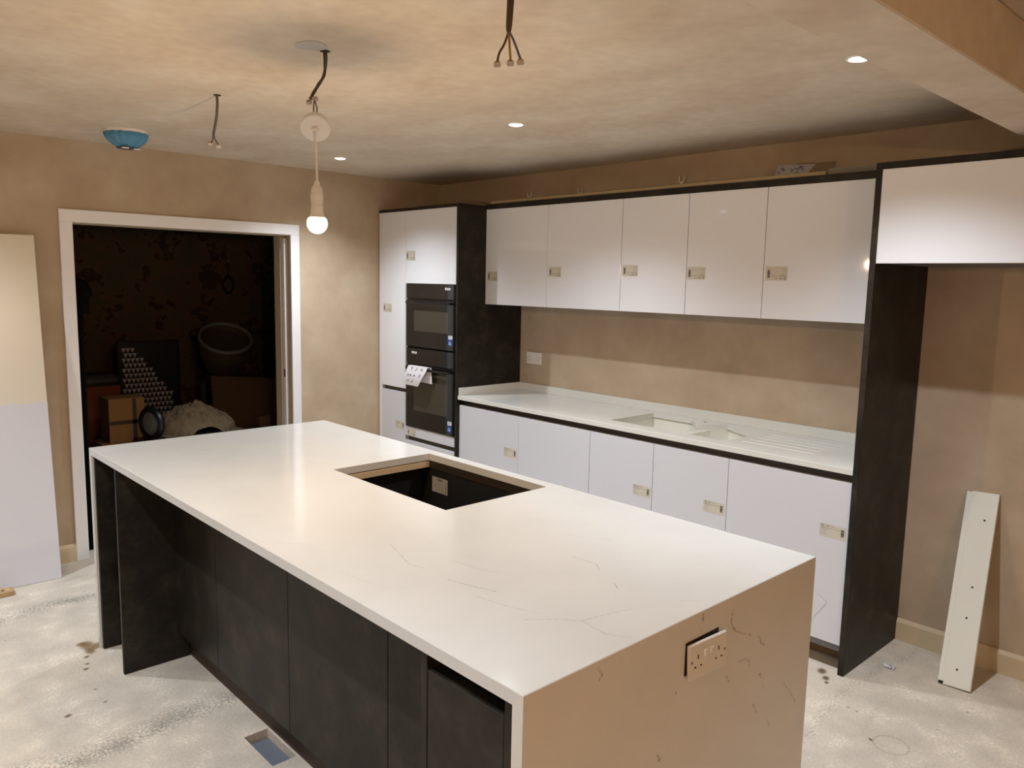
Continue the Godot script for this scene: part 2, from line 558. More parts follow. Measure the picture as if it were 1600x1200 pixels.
		vein(end, pts, v[1], vc, v[2])
	M.quartz_end = mat(Color.WHITE, 0.14)
	M.quartz_end.albedo_texture = ImageTexture.create_from_image(end)
	M.quartz_end.uv1_scale = Vector3(1.0 / 1.25, 1.0, 1)
	M.quartz_end.uv1_offset = Vector3(-1.75 / 1.25, 0.96, 0)
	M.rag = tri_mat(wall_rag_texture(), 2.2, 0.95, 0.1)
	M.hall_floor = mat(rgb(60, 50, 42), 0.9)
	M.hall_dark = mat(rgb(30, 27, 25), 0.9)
	M.card = mat(rgb(150, 106, 58), 0.9)
	M.card_dark = mat(rgb(96, 70, 48), 0.9)
	M.tape = mat(rgb(64, 46, 34), 0.6)
	M.cloth = mat(rgb(116, 100, 76), 0.95)
	M.soot = mat(rgb(9, 9, 10), 0.8, 0.0, 0.2)
	M.rubber = mat(rgb(16, 17, 19), 0.4)
	M.hub = mat(rgb(120, 120, 122), 0.5)
	M.stool = mat(rgb(66, 60, 58), 0.7)
	M.weave = tri_mat(mottled(256, rgb(52, 44, 38), rgb(74, 62, 52), rgb(98, 84, 70), 0.05, 0.2, 83, 1.0, 0.4), 0.2, 0.9)
	M.orange = mat(rgb(126, 62, 34), 0.8)
	M.triprint = mat(Color.WHITE, 0.5)
	M.triprint.albedo_texture = triangle_print_texture()
	M.glow_cool = mat(Color.WHITE, 0.5)
	M.glow_cool.emission_enabled = true
	M.glow_cool.emission = Color(0.96, 0.98, 1.0)
	M.glow_cool.emission_energy_multiplier = 14.0
	M.glow_warm = mat(Color.WHITE, 0.5)
	M.glow_warm.emission_enabled = true
	M.glow_warm.emission = Color(1.0, 0.9, 0.7)
	M.glow_warm.emission_energy_multiplier = 4.0

# ------------------------------------------------------------------ the room
func build_shell() -> void:
	# floor with the opening for the floor box
	var hx0 := 2.404
	var hx1 := 2.636
	var hz0 := 2.672
	var hz1 := 2.764
	var st := mb()
	for r in [[-0.14, hx0, -0.12, 6.3], [hx1, 7.1, -0.12, 6.3], [hx0, hx1, -0.12, hz0], [hx0, hx1, hz1, 6.3]]:
		quad(st, Vector3(r[0], 0, r[2]), Vector3(r[1], 0, r[2]), Vector3(r[1], 0, r[3]), Vector3(r[0], 0, r[3]), Vector3.UP)
		quad(st, Vector3(r[0], -0.15, r[2]), Vector3(r[1], -0.15, r[2]), Vector3(r[1], -0.15, r[3]), Vector3(r[0], -0.15, r[3]), Vector3.DOWN)
	rim_walls(st, PackedVector2Array([Vector2(hx0, hz0), Vector2(hx1, hz0), Vector2(hx1, hz1), Vector2(hx0, hz1)]), -0.15, 0, true)
	rim_walls(st, PackedVector2Array([Vector2(-0.14, -0.12), Vector2(7.1, -0.12), Vector2(7.1, 6.3), Vector2(-0.14, 6.3)]), -0.15, 0, false)
	struct("floor", st, M.floor)
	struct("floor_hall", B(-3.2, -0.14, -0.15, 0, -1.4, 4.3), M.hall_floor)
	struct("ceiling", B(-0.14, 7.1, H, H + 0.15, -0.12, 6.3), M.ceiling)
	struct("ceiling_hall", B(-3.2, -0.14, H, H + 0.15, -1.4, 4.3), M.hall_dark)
	struct("wall_back", B(-0.14, 7.1, 0, H, -0.12, 0), M.plaster)
	st = mb()
	bx(st, Vector3(-0.14, 0, 0), Vector3(0, H, 1.290))
	bx(st, Vector3(-0.14, 0, 2.667), Vector3(0, H, 6.2))
	bx(st, Vector3(-0.14, 2.009, 1.290), Vector3(0, H, 2.667))
	struct("wall_left", st, M.plaster)
	struct("wall_right", B(7.0, 7.1, 0, H, 0, 6.2), M.plaster)
	struct("wall_front", B(-0.14, 7.1, 0, H, 6.2, 6.3), M.plaster)
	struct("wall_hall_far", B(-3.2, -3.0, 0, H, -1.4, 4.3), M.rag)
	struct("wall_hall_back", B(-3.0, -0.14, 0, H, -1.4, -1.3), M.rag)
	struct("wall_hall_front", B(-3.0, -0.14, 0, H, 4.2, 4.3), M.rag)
	struct("ceiling_beam", B(4.152, 4.344, 2.274, H, 0, 6.2, 0.004), M.ceiling)
	# skirting
	for r in [["baseboard_back", 3.69, 7.0, 0.0, 0.018], ["baseboard_left", 0.0, 0.018, 2.7215, 6.2]]:
		st = mb()
		var x0: float = r[1]
		var x1: float = r[2]
		var z0: float = r[3]
		var z1: float = r[4]
		bx(st, Vector3(x0, 0, z0), Vector3(x1, 0.092, z1))
		if r[0] == "baseboard_back":
			quad(st, Vector3(x0, 0.092, 0.018), Vector3(x1, 0.092, 0.018), Vector3(x1, 0.108, 0.008), Vector3(x0, 0.108, 0.008), Vector3(0, 0.53, 0.85))
			bx(st, Vector3(x0, 0.09, 0), Vector3(x1, 0.108, 0.008))
		else:
			quad(st, Vector3(0.018, 0.092, z0), Vector3(0.018, 0.092, z1), Vector3(0.008, 0.108, z1), Vector3(0.008, 0.108, z0), Vector3(0.85, 0.53, 0))
			bx(st, Vector3(0, 0.09, z0), Vector3(0.008, 0.108, z1))
		struct(r[0], st, M.skirt)
	# doorway: lining, architrave, pocket door edge
	var d := Node3D.new()
	d.name = "door_1"
	d.set_meta("kind", "structure")
	add_child(d)
	d.position = Vector3(0, 0, 1.97)
	obj("architrave", B(0, 0.02, 0, 1.995, 1.239, 1.3045, 0.003), M.frame, d)
	obj("architrave", B(0, 0.02, 0, 1.995, 2.653, 2.7215, 0.003), M.frame, d)
	obj("architrave", B(0, 0.02, 1.995, 2.066, 1.239, 2.7215, 0.003), M.frame, d)
	obj("lining", B(-0.15, 0.0, 1.990, 2.009, 1.29, 2.667), M.jamb, d)
	obj("lining", B(-0.15, 0.0, 0, 1.99, 2.655, 2.667), M.frame, d)
	obj("lining", B(-0.05, 0.0, 0, 1.99, 1.29, 1.304), M.jamb, d)
	obj("lining", B(-0.20, -0.11, 0, 1.99, 1.29, 1.322), M.jamb, d)
	var leaf := obj("pocket_door", B(-0.10, -0.06, 0.01, 1.975, 0.62, 1.3155, 0.002), M.frame, d)
	obj("latch_hole", B(-0.089, -0.071, 1.005, 1.06, 1.3150, 1.3162), M.pin, leaf)

func downlight(x: float, z: float, label: String) -> void:
	var t := thing("recessed_downlight", label, "downlight", Vector3(x, H, z), "recessed ceiling downlights")
	var st := mb()
	lathe(st, [Vector2(0.043, 0.0), Vector2(0.042, -0.003), Vector2(0.036, -0.005), Vector2(0.031, -0.003), Vector2(0.030, 0.0)], 32)
	obj("bezel", st, M.plastic, t, true)
	st = mb()
	lathe(st, [Vector2(0.0305, -0.0040), Vector2(0.022, -0.0075), Vector2(0.0, -0.0090)], 32)
	obj("lens", st, M.glow_cool, t, true)
	var l := SpotLight3D.new()
	l.name = "lamp"
	t.add_child(l, true)
	l.position = Vector3(0, -0.014, 0)
	l.rotation_degrees = Vector3(-90, 0, 0)
	l.light_color = SPOT_COLOR
	l.light_energy = SPOT_E
	l.light_size = 0.02
	l.spot_angle = 64.0
	l.spot_angle_attenuation = 1.0
	l.spot_range = 12.0
	l.spot_attenuation = 2.0
	l.shadow_enabled = true

func connector(parent: Node3D, p: Vector3, turn := 0.0) -> void:
	var st := mb()
	var xf := Transform3D(Basis(Vector3.UP, 0.6) * Basis(Vector3.RIGHT, turn), p)
	bx(st, Vector3(-0.0085, -0.0065, -0.007), Vector3(0.0085, 0.0065, 0.007), 0.002, xf)
	var c := obj("connector_block", st, M.connector, parent)
	st = mb()
	bx(st, Vector3(-0.006, 0.0066, -0.003), Vector3(0.006, 0.0082, 0.003), 0.0, xf)
	obj("lever", st, M.earth_core, c, true)

func wires() -> void:
	# bare cable with two cores
	var t := thing("hanging_cable", "bare grey cable with two splayed cores hanging between blue ceiling dome and pendant", "cable", Vector3(1.715, H, 2.509), "cable tails hanging from the ceiling")
	var st := mb()
	tube(st, bez([Vector3(1.715, H, 2.509), Vector3(1.717, 2.42, 2.509), Vector3(1.703, 2.363, 2.509), Vector3(1.672, 2.309, 2.509), Vector3(1.668, 2.30, 2.509)]), 0.006)
	obj("sheath", st, M.grey_cable, t)
	st = mb()
	tube(st, bez([Vector3(1.668, 2.302, 2.509), Vector3(1.66, 2.285, 2.509), Vector3(1.649, 2.272, 2.509), Vector3(1.635, 2.27, 2.509)]), 0.0028)
	obj("core", st, M.brown_core, t)
	st = mb()
	tube(st, bez([Vector3(1.67, 2.302, 2.509), Vector3(1.71, 2.275, 2.52), Vector3(1.766, 2.246, 2.53)]), 0.0028)
	obj("core", st, M.blue_core, t)
	connector(t, Vector3(1.633, 2.268, 2.509), 0.5)
	connector(t, Vector3(1.768, 2.238, 2.53), 0.2)
	st = mb()
	lathe(st, [Vector2(0.016, 0.0), Vector2(0.016, -0.0012), Vector2(0, -0.0012)], 20, Transform3D(Basis(), Vector3(1.718, H, 2.509)))
	obj("hole", st, M.pin, t)
	# three cores
	t = thing("hanging_cable", "dark double cable splitting into three coloured cores at the top edge", "cable", Vector3(3.53, H, 2.515), "cable tails hanging from the ceiling")
	for dx in [-0.004, 0.004]:
		st = mb()
		tube(st, bez([Vector3(3.53 + dx * 1.6, H, 2.515), Vector3(3.527 + dx * 1.4, 2.40, 2.515), Vector3(3.523 + dx, 2.345, 2.515), Vector3(3.523, 2.332, 2.515)]), 0.0052)
		obj("sheath", st, M.grey_cable if dx < 0 else M.brown_core, t)
	var ends := [[Vector3(3.506, 2.305, 2.515), Vector3(3.488, 2.287, 2.515), Vector3(3.481, 2.268, 2.515), M.brown_core], [Vector3(3.525, 2.31, 2.515), Vector3(3.529, 2.28, 2.515), Vector3(3.531, 2.262, 2.515), M.earth_core], [Vector3(3.54, 2.31, 2.515), Vector3(3.559, 2.275, 2.515), Vector3(3.568, 2.258, 2.515), M.blue_core]]
	for e in ends:
		st = mb()
		tube(st, bez([Vector3(3.523, 2.334, 2.515), e[0], e[1], e[2]]), 0.0030)
		obj("core", st, e[3], t)
		connector(t, e[2] + Vector3(0.0, -0.008, 0), 0.4)

func pendant(base: Vector3, label: String, energy: float, tint: Color) -> void:
	var t := thing("pendant_lamp", label, "lamp", base)
	var o := base - Vector3(2.624, H, 2.521)
	var st := mb()
	lathe(st, [Vector2(0.017, 0.0), Vector2(0.017, -0.0012), Vector2(0, -0.0012)], 20, Transform3D(Basis(), base))
	obj("hole", st, M.pin, t)
	for k in 2:
		st = mb()
		var w := 0.004 * (k * 2 - 1)
		tube(st, bez([o + Vector3(2.624 + w, H, 2.521), o + Vector3(2.626 + w, 2.42, 2.521), o + Vector3(2.618 - w * 0.5, 2.378, 2.523), o + Vector3(2.600 + w, 2.350, 2.533), o + Vector3(2.590 - w, 2.325, 2.545), o + Vector3(2.585 + w, 2.302, 2.556)]), 0.0048)
		obj("supply_cable", st, M.brown_core if k == 0 else M.grey_cable, t)
	connector(t, o + Vector3(2.577, 2.292, 2.556), 0.6)
	connector(t, o + Vector3(2.617, 2.297, 2.556), 0.1)
	for k in 2:
		st = mb()
		var w := 0.011 * (k * 2 - 1)
		tube(st, bez([o + Vector3(2.612, 2.295, 2.556), o + Vector3(2.628 + w, 2.262, 2.562), o + Vector3(2.637, 2.228, 2.566)]), 0.0022)
		obj("wire", st, M.brown_core if k == 0 else M.blue_core, t)
	# the ceiling cup hangs tilted, its underside towards the room
	var n := Vector3(0.62, -0.66, 0.42).normalized()
	var up := -n
	var rx := up.cross(Vector3(0, 0, 1)).normalized()
	var xf := Transform3D(Basis(rx, up, rx.cross(up)), o + Vector3(2.640, 2.196, 2.570))
	st = mb()
	lathe(st, [Vector2(0.0, 0.030), Vector2(0.040, 0.030), Vector2(0.0465, 0.026), Vector2(0.0495, 0.004), Vector2(0.0475, 0.0), Vector2(0.012, -0.002), Vector2(0.009, -0.009), Vector2(0.0, -0.011)], 40, xf)
	obj("ceiling_cup", st, M.plastic, t)
	st = mb()
	tube(st, bez([o + Vector3(2.642, 2.190, 2.574), o + Vector3(2.645, 2.17, 2.574), o + Vector3(2.648, 2.09, 2.571), o + Vector3(2.648, 2.012, 2.570)]), 0.0042)
	obj("flex", st, M.plastic, t)
	var b := Transform3D(Basis(), o + Vector3(2.646, 1.889, 2.570))
	st = mb()
	lathe(st, [Vector2(0.0, 0.138), Vector2(0.009, 0.136), Vector2(0.011, 0.122), Vector2(0.017, 0.116), Vector2(0.0195, 0.100), Vector2(0.0195, 0.094), Vector2(0.021, 0.093), Vector2(0.021, 0.074), Vector2(0.0195, 0.073), Vector2(0.0195, 0.062), Vector2(0.014, 0.060), Vector2(0.0, 0.060)], 32, b)
	obj("lamp_holder", st, M.plastic, t)
	st = mb()
	lathe(st, [Vector2(0.0, 0.061), Vector2(0.018, 0.061), Vector2(0.0195, 0.055), Vector2(0.0200, 0.040), Vector2(0.0225, 0.026), Vector2(0.0270, 0.0185), Vector2(0.0270, 0.0165), Vector2(0.0, 0.0165)], 32, b)
	obj("bulb_cap", st, M.plastic, t)
	st = mb()
	var prof := [Vector2(0.0275, 0.0165)]
	prof.append_array(arc(0.0, -0.002, 0.0345, 30, -90, 16))
	lathe(st, prof, 32, b)
	obj("bulb", st, M.glow_warm, t)
	var l := OmniLight3D.new()
	l.name = "lamp"
	t.add_child(l, true)
	l.position = b.origin - base + Vector3(0, -0.007, 0)
	l.light_color = tint
	l.light_energy = energy
	l.light_size = 0.02
	l.omni_range = 14.0
	l.omni_attenuation = 2.0
	l.shadow_enabled = true

func ceiling_dome() -> void:
	var t := thing("ceiling_dome", "blue plastic covered dome fitting taped under the ceiling above doorway", "ceiling fitting", Vector3(0.523, H, 2.501))
	var st := mb()
	lathe(st, [Vector2(0.108, 0.0), Vector2(0.108, -0.012), Vector2(0.10, -0.016), Vector2(0.0, -0.016)], 40)
	obj("base_ring", st, M.plastic, t, true)
	st = mb()
	var prof := []
	for i in 9:
		var a := PI * 0.5 * i / 8.0
		prof.append(Vector2(lerpf(0.107, 0.050, pow(i / 8.0, 1.9)), -0.014 - 0.070 * pow(i / 8.0, 0.9)))
	for i in prof.size() - 1:          # the sheet is pleated, so each pleat is bent in and out
		for k in 36:
			var r0 := 1.0 + 0.05 * sin(k * 2.6)
			var r1 := 1.0 + 0.05 * sin(((k + 1) % 36) * 2.6)
			var t0 := TAU * k / 36.0
			var t1 := TAU * (k + 1) / 36.0
			var a: Vector2 = prof[i]
			var c: Vector2 = prof[i + 1]
			var p := [Vector3(cos(t0) * a.x * r0, a.y, sin(t0) * a.x * r0), Vector3(cos(t1) * a.x * r1, a.y, sin(t1) * a.x * r1), Vector3(cos(t1) * c.x * r1, c.y, sin(t1) * c.x * r1), Vector3(cos(t0) * c.x * r0, c.y, sin(t0) * c.x * r0)]
			var n: Vector3 = (p[1] - p[0]).cross(p[3] - p[0]).normalized()
			if n.dot(p[0] + Vector3(0, 0.0, 0)) < 0:
				n = -n
			quad(st, p[0], p[1], p[2], p[3], n)
	obj("cover", st, M.blue, t, true)
	st = mb()
	var yb: float = prof[8].y
	lathe(st, [Vector2(0.052, yb), Vector2(0.048, yb - 0.006), Vector2(0.0, yb - 0.008)], 28)
	obj("cap", st, M.blue_dark, t, true)
	for s in [[0.045, 0.022], [0.03, -0.04]]:
		st = mb()
		bx(st, Vector3(s[0] - 0.012, yb - 0.006, s[1] - 0.016), Vector3(s[0] + 0.012, yb - 0.0105, s[1] + 0.016))
		obj("tape", st, M.plastic, t, true)

func sticker(parent: Node3D, x0: float, x1: float, y0: float, y1: float, z: float, flip: bool) -> void:
	var st := mb()
	print_face(st, Vector3(x0, y1, z), Vector3(x1, y1, z), Vector3(x1, y0, z), Vector3(x0, y0, z), flip)
	var o := obj("sticker", st, M.sticker, parent)
	o.set_meta("label", "cream sticker with bar code and small print")

# ------------------------------------------------------------------ kitchen run
const SEAM := [0.9645, 1.5523, 2.1486, 2.5974, 3.0494, 3.6610]

func wall_units() -> void:
	var lab := ["white gloss wall cabinet against the dark oven tower, first of the row", "white gloss wall cabinet above the empty worktop, second from oven tower", "narrow white gloss wall cabinet above the sink bowl, middle of the row", "narrow white gloss wall cabinet with a bright lamp reflection near its top", "wide white gloss wall cabinet beside the tall dark end panel"]
	var stk := [[0.987, 1.085, 1.71, 1.774], [1.570, 1.677, 1.742, 1.805], [2.162, 2.274, 1.751, 1.815], [2.603, 2.718, 1.738, 1.804], [3.062, 3.177, 1.738, 1.806]]
	for i in 5:
		var x0: float = SEAM[i]
		var x1: float = SEAM[i + 1]
		var t := thing("wall_cabinet", lab[i], "cabinet", Vector3((x0 + x1) / 2, 1.5507, 0), "white wall cabinets over the worktop")
		obj("body", B(x0 + 0.0005, x1 - 0.0005, 1.5525, 2.1905, 0.0, 0.3285), M.carcass, t)
		var d := obj("door", B(x0 + 0.0015, x1 - 0.0015, 1.5507, 2.189, 0.330, 0.349, 0.0012), M.white, t)
		sticker(d, stk[i][0], stk[i][1], stk[i][2], stk[i][3], 0.3496, true)
	tag(obj("cornice_panel", B(0.9645, 3.6610, 2.1915, 2.2238, 0.0, 0.352, 0.001), M.dark), "long dark strip panel capping the white wall cabinets", "panel")
	tag(obj("chipboard_strip", B(0.99, 3.325, 2.2242, 2.2425, 0.10, 0.335, 0.001), M.chip), "raw chipboard offcut lying along the top of wall cabinets", "board")
	tag(obj("grey_offcut", B(3.33, 3.655, 2.2242, 2.2545, 0.16, 0.320, 0.001), M.grey_board), "short grey board offcut on wall cabinets beside tall end panel", "board")
	# leaflet on top
	var st := mb()
	var a := Vector3(2.985, 2.320, 0.15)
	var b := Vector3(3.184, 2.308, 0.15)
	var c := Vector3(3.150, 2.247, 0.20)
	var d2 := Vector3(2.989, 2.247, 0.20)
	print_face(st, a, b, c, d2)
	var bk := Vector3(0, -0.001, -0.002)
	print_face(st, b + bk, a + bk, d2 + bk, c + bk)
	quad(st, a, b, b + bk, a + bk, Vector3.UP)
	quad(st, b, c, c + bk, b + bk, Vector3.RIGHT)
	var lf := obj("leaflet", st, M.leaflet2)
	tag(lf, "grey speckled printed leaflet propped up on top of wall cabinets", "leaflet")

func base_units() -> void:
	var lab := ["white base cabinet under the worktop beside the black oven tower", "white base cabinet without a sticker, left of the sink", "narrow white base cabinet in front of the main sink bowl", "narrow white base cabinet under the drainer, fourth from the oven tower", "wide white base cabinet beside tall dark end panel, film peeling at its foot"]
	var stk := [[1.420, 1.542, 0.593, 0.655], [], [2.469, 2.589, 0.568, 0.626], [2.918, 3.040, 0.577, 0.637], [3.524, 3.647, 0.606, 0.664]]
	for i in 5:
		var x0: float = SEAM[i]
		var x1: float = SEAM[i + 1]
		var t := thing("base_cabinet", lab[i], "cabinet", Vector3((x0 + x1) / 2, 0.0, 0.28), "white base cabinets under the worktop")
		var topy := 0.70 if i == 2 or i == 3 else 0.8700
		obj("body", B(x0 + 0.0005, x1 - 0.0005, 0.088, topy, 0.003, 0.5475), M.carcass, t)
		if topy < 0.8:
			obj("front_rail", B(x0 + 0.0005, x1 - 0.0005, topy, 0.870, 0.525, 0.5475), M.carcass, t)
		var d := obj("door", B(x0 + 0.0015, x1 - 0.0015, 0.1243, 0.8678, 0.549, 0.568, 0.0012), M.white_film, t)
		if stk[i].size() > 0:
			sticker(d, stk[i][0], stk[i][1], stk[i][2], stk[i][3], 0.5686, false)
		if i == 4:
			var st := mb()
			var P := [Vector3(3.40, 0.36, 0.5690), Vector3(3.505, 0.352, 0.5690), Vector3(3.582, 0.306, 0.5702), Vector3(3.516, 0.20, 0.5690), Vector3(3.40, 0.19, 0.5690)]
			for k in [[0, 1, 3], [0, 3, 4]]:
				tri(st, P[k[0]], P[k[1]], P[k[2]], Vector3(0, 0, 1))
			tri(st, P[1], P[2], P[3], (P[2] - P[1]).cross(P[3] - P[1]).normalized() * -1.0)
			obj("peeling_film", st, M.white_film, d)
		for s in [x0 + 0.05, x1 - 0.05]:
			st_leg(t, s)
	tag(obj("handle_rail", B(0.9645, 3.6610, 0.8705, 0.9060, 0.50, 0.538), M.rail), "long dark brown recessed handle channel under the white worktop", "rail")
	tag(obj("plinth_board", B(0.97, 3.655, 0.0, 0.062, 0.42, 0.438, 0.001), M.brown_wood), "brown timber plinth board on the floor under base cabinets", "plinth")

func st_leg(t: Node3D, x: float) -> void:
	var st := mb()
	lathe(st, [Vector2(0.0, 0.0), Vector2(0.022, 0.0), Vector2(0.022, 0.01), Vector2(0.014, 0.014), Vector2(0.014, 0.088), Vector2(0.0, 0.088)], 12, Transform3D(Basis(), Vector3(x, 0, 0.36)))
	obj("leg", st, M.black, t)

func worktop() -> void:
	var x0 := 0.9645
	var x1 := 3.6610
	var y0 := 0.9064
	var y1 := 0.9327
	var zf := 0.5825
	var t := thing("worktop", "white stone worktop with sink cutout and drainer grooves along back wall", "worktop", Vector3(2.3, y0, 0.3))
	var st := mb()
	var U := Vector3.UP
	var c := 0.0015
	var rects := [[x0, 2.216, 0.0, zf - c], [2.216, 2.972, 0.47, zf - c], [2.972, 3.02, 0.0, zf - c], [3.40, x1, 0.0, zf - c], [3.02, 3.40, 0.0, 0.12]]
	var gz := [0.12, 0.19, 0.26, 0.33, 0.40]
	for k in 5:
		rects.append([3.02, 3.40, gz[k] + 0.016, (gz[k + 1] if k < 4 else zf - c)])
	for r in rects:
		quad(st, Vector3(r[0], y1, r[2]), Vector3(r[1], y1, r[2]), Vector3(r[1], y1, r[3]), Vector3(r[0], y1, r[3]), U)
	for z in gz:
		var a := Vector3(3.02, y1, z)
		var b := Vector3(3.40, y1, z)
		var m0 := Vector3(3.02, y1 - 0.0028, z + 0.008)
		var m1 := Vector3(3.40, y1 - 0.0012, z + 0.008)
		var e := Vector3(3.02, y1, z + 0.016)
		var f := Vector3(3.40, y1, z + 0.016)
		quad(st, a, b, m1, m0, Vector3(0, 0.8, 0.6))
		quad(st, m0, m1, f, e, Vector3(0, 0.8, -0.6))
		tri(st, a, m0, e, Vector3(1, 0, 0))
		tri(st, b, m1, f, Vector3(-1, 0, 0))
	# back strip round the sink, split through the tap hole
	var th := Vector2(2.600, 0.082)
	var tr := 0.017
	var left := PackedVector2Array([Vector2(2.216, 0), Vector2(2.600, 0)])
	var right := PackedVector2Array([Vector2(2.972, 0), Vector2(2.600, 0)])
	var ring := PackedVector2Array()
	for i in 9:
		var a := -PI / 2 - PI * i / 8.0
		left.append(th + Vector2(cos(a), sin(a)) * tr)
		a = -PI / 2 + PI * i / 8.0
		right.append(th + Vector2(cos(a), sin(a)) * tr)
	for i in 16:
		ring.append(th + Vector2(cos(TAU * i / 16.0), sin(TAU * i / 16.0)) * tr)
	left.append_array(PackedVector2Array([Vector2(2.600, 0.182), Vector2(2.488, 0.065), Vector2(2.216, 0.065)]))
	right.append_array(PackedVector2Array([Vector2(2.600, 0.182), Vector2(2.62, 0.200), Vector2(2.725, 0.062), Vector2(2.972, 0.195)]))
	flat_poly(st, left, y1)
	flat_poly(st, right, y1)
	rim_walls(st, ring, y0, y1, true)
	var hole := PackedVector2Array([Vector2(2.216, 0.47), Vector2(2.216, 0.065), Vector2(2.488, 0.065), Vector2(2.62, 0.200), Vector2(2.725, 0.062), Vector2(2.972, 0.195), Vector2(2.972, 0.47)])
	rim_walls(st, hole, y0, y1, true)
	# front edge with a small arris, underside
	quad(st, Vector3(x0, y1, zf - c), Vector3(x1, y1, zf - c), Vector3(x1, y1 - c, zf), Vector3(x0, y1 - c, zf), Vector3(0, 0.707, 0.707))
	quad(st, Vector3(x0, y1 - c, zf), Vector3(x1, y1 - c, zf), Vector3(x1, y0, zf), Vector3(x0, y0, zf), Vector3(0, 0, 1))
	for r in [[x0, 2.216, 0.0, zf], [2.972, x1, 0.0, zf], [2.216, 2.972, 0.47, zf]]:
		quad(st, Vector3(r[0], y0, r[2]), Vector3(r[1], y0, r[2]), Vector3(r[1], y0, r[3]), Vector3(r[0], y0, r[3]), Vector3.DOWN)
	quad(st, Vector3(x0, y0, 0), Vector3(x0, y1, 0), Vector3(x0, y1, zf), Vector3(x0, y0, zf), Vector3.LEFT)
	quad(st, Vector3(x1, y0, 0), Vector3(x1, y1, 0), Vector3(x1, y1, zf), Vector3(x1, y0, zf), Vector3.RIGHT)
	obj("slab", st, M.quartz_plain, t)
	st = mb()
	lathe(st, [Vector2(0.0168, 0.0), Vector2(0.0, 0.0005)], 20, Transform3D(Basis(), Vector3(th.x, 0.9085, th.y)))
	obj("tap_hole", st, M.pin, t)
	obj("upstand", B(x0, x1, y1, 0.986, 0.0, 0.015, 0.0012), M.quartz_plain, t)
	obj("upstand", B(x0, x0 + 0.015, y1, 0.986, 0.015, zf - 0.006, 0.0012), M.quartz_plain, t)
	obj("upstand", B(x1 - 0.015, x1, y1, 0.986, 0.015, zf - 0.03, 0.0012), M.quartz_plain, t)
	# sink under the slab
	var s := thing("sink", "white undermount one and a half bowl sink sunk in worktop", "sink", Vector3(2.6, 0.74, 0.27))
	var bowls := [[PackedVector2Array([Vector2(2.205, 0.48), Vector2(2.205, 0.055), Vector2(2.49, 0.055), Vector2(2.60, 0.165), Vector2(2.625, 0.21), Vector2(2.625, 0.48)]), 0.735], [PackedVector2Array([Vector2(2.675, 0.48), Vector2(2.675, 0.16), Vector2(2.73, 0.052), Vector2(2.982, 0.188), Vector2(2.982, 0.48)]), 0.78]]
	for bw in bowls:
		st = mb()
		var pts: PackedVector2Array = bw[0]
		var fl := PackedVector2Array()
		var ctr := Vector2.ZERO
		for p in pts:
			ctr += p / pts.size()
		for p in pts:
			fl.append(ctr.lerp(p, 0.93))
		for i in pts.size():
			var j := (i + 1) % pts.size()
			var p0 := Vector3(pts[i].x, 0.906, pts[i].y)
			var p1 := Vector3(pts[j].x, 0.906, pts[j].y)
			var q1 := Vector3(fl[j].x, bw[1], fl[j].y)
			var q0 := Vector3(fl[i].x, bw[1], fl[i].y)
			var n := (p1 - p0).cross(q0 - p0).normalized()
			if n.dot(Vector3(ctr.x, 0.85, ctr.y) - p0) < 0:
				n = -n
			quad(st, p0, p1, q1, q0, n)
		flat_poly(st, fl, bw[1])
		var bowl := obj("bowl", st, M.sink, s)
		st = mb()
		lathe(st, [Vector2(0.0, 0.003), Vector2(0.028, 0.003), Vector2(0.034, 0.0005), Vector2(0.035, 0.0)], 24, Transform3D(Basis(), Vector3(ctr.x, bw[1], ctr.y)))
		obj("drain", st, M.carcass, bowl)
	st = mb()
	bx(st, Vector3(2.19, 0.886, 0.035), Vector3(2.205, 0.9062, 0.495))
	bx(st, Vector3(2.982, 0.886, 0.035), Vector3(3.0, 0.9062, 0.495))
	bx(st, Vector3(2.205, 0.886, 0.48), Vector3(2.982, 0.9062, 0.495))
	bx(st, Vector3(2.205, 0.886, 0.035), Vector3(2.982, 0.9062, 0.052))
	var fl := PackedVector2Array([Vector2(2.49, 0.052), Vector2(2.60, 0.165), Vector2(2.625, 0.21), Vector2(2.625, 0.48), Vector2(2.675, 0.48), Vector2(2.675, 0.16), Vector2(2.73, 0.052)])
	flat_poly(st, fl, 0.9058)
	flat_poly(st, PackedVector2Array([Vector2(2.73, 0.052), Vector2(2.982, 0.052), Vector2(2.982, 0.188)]), 0.9058)
	obj("rim", st, M.sink, s)

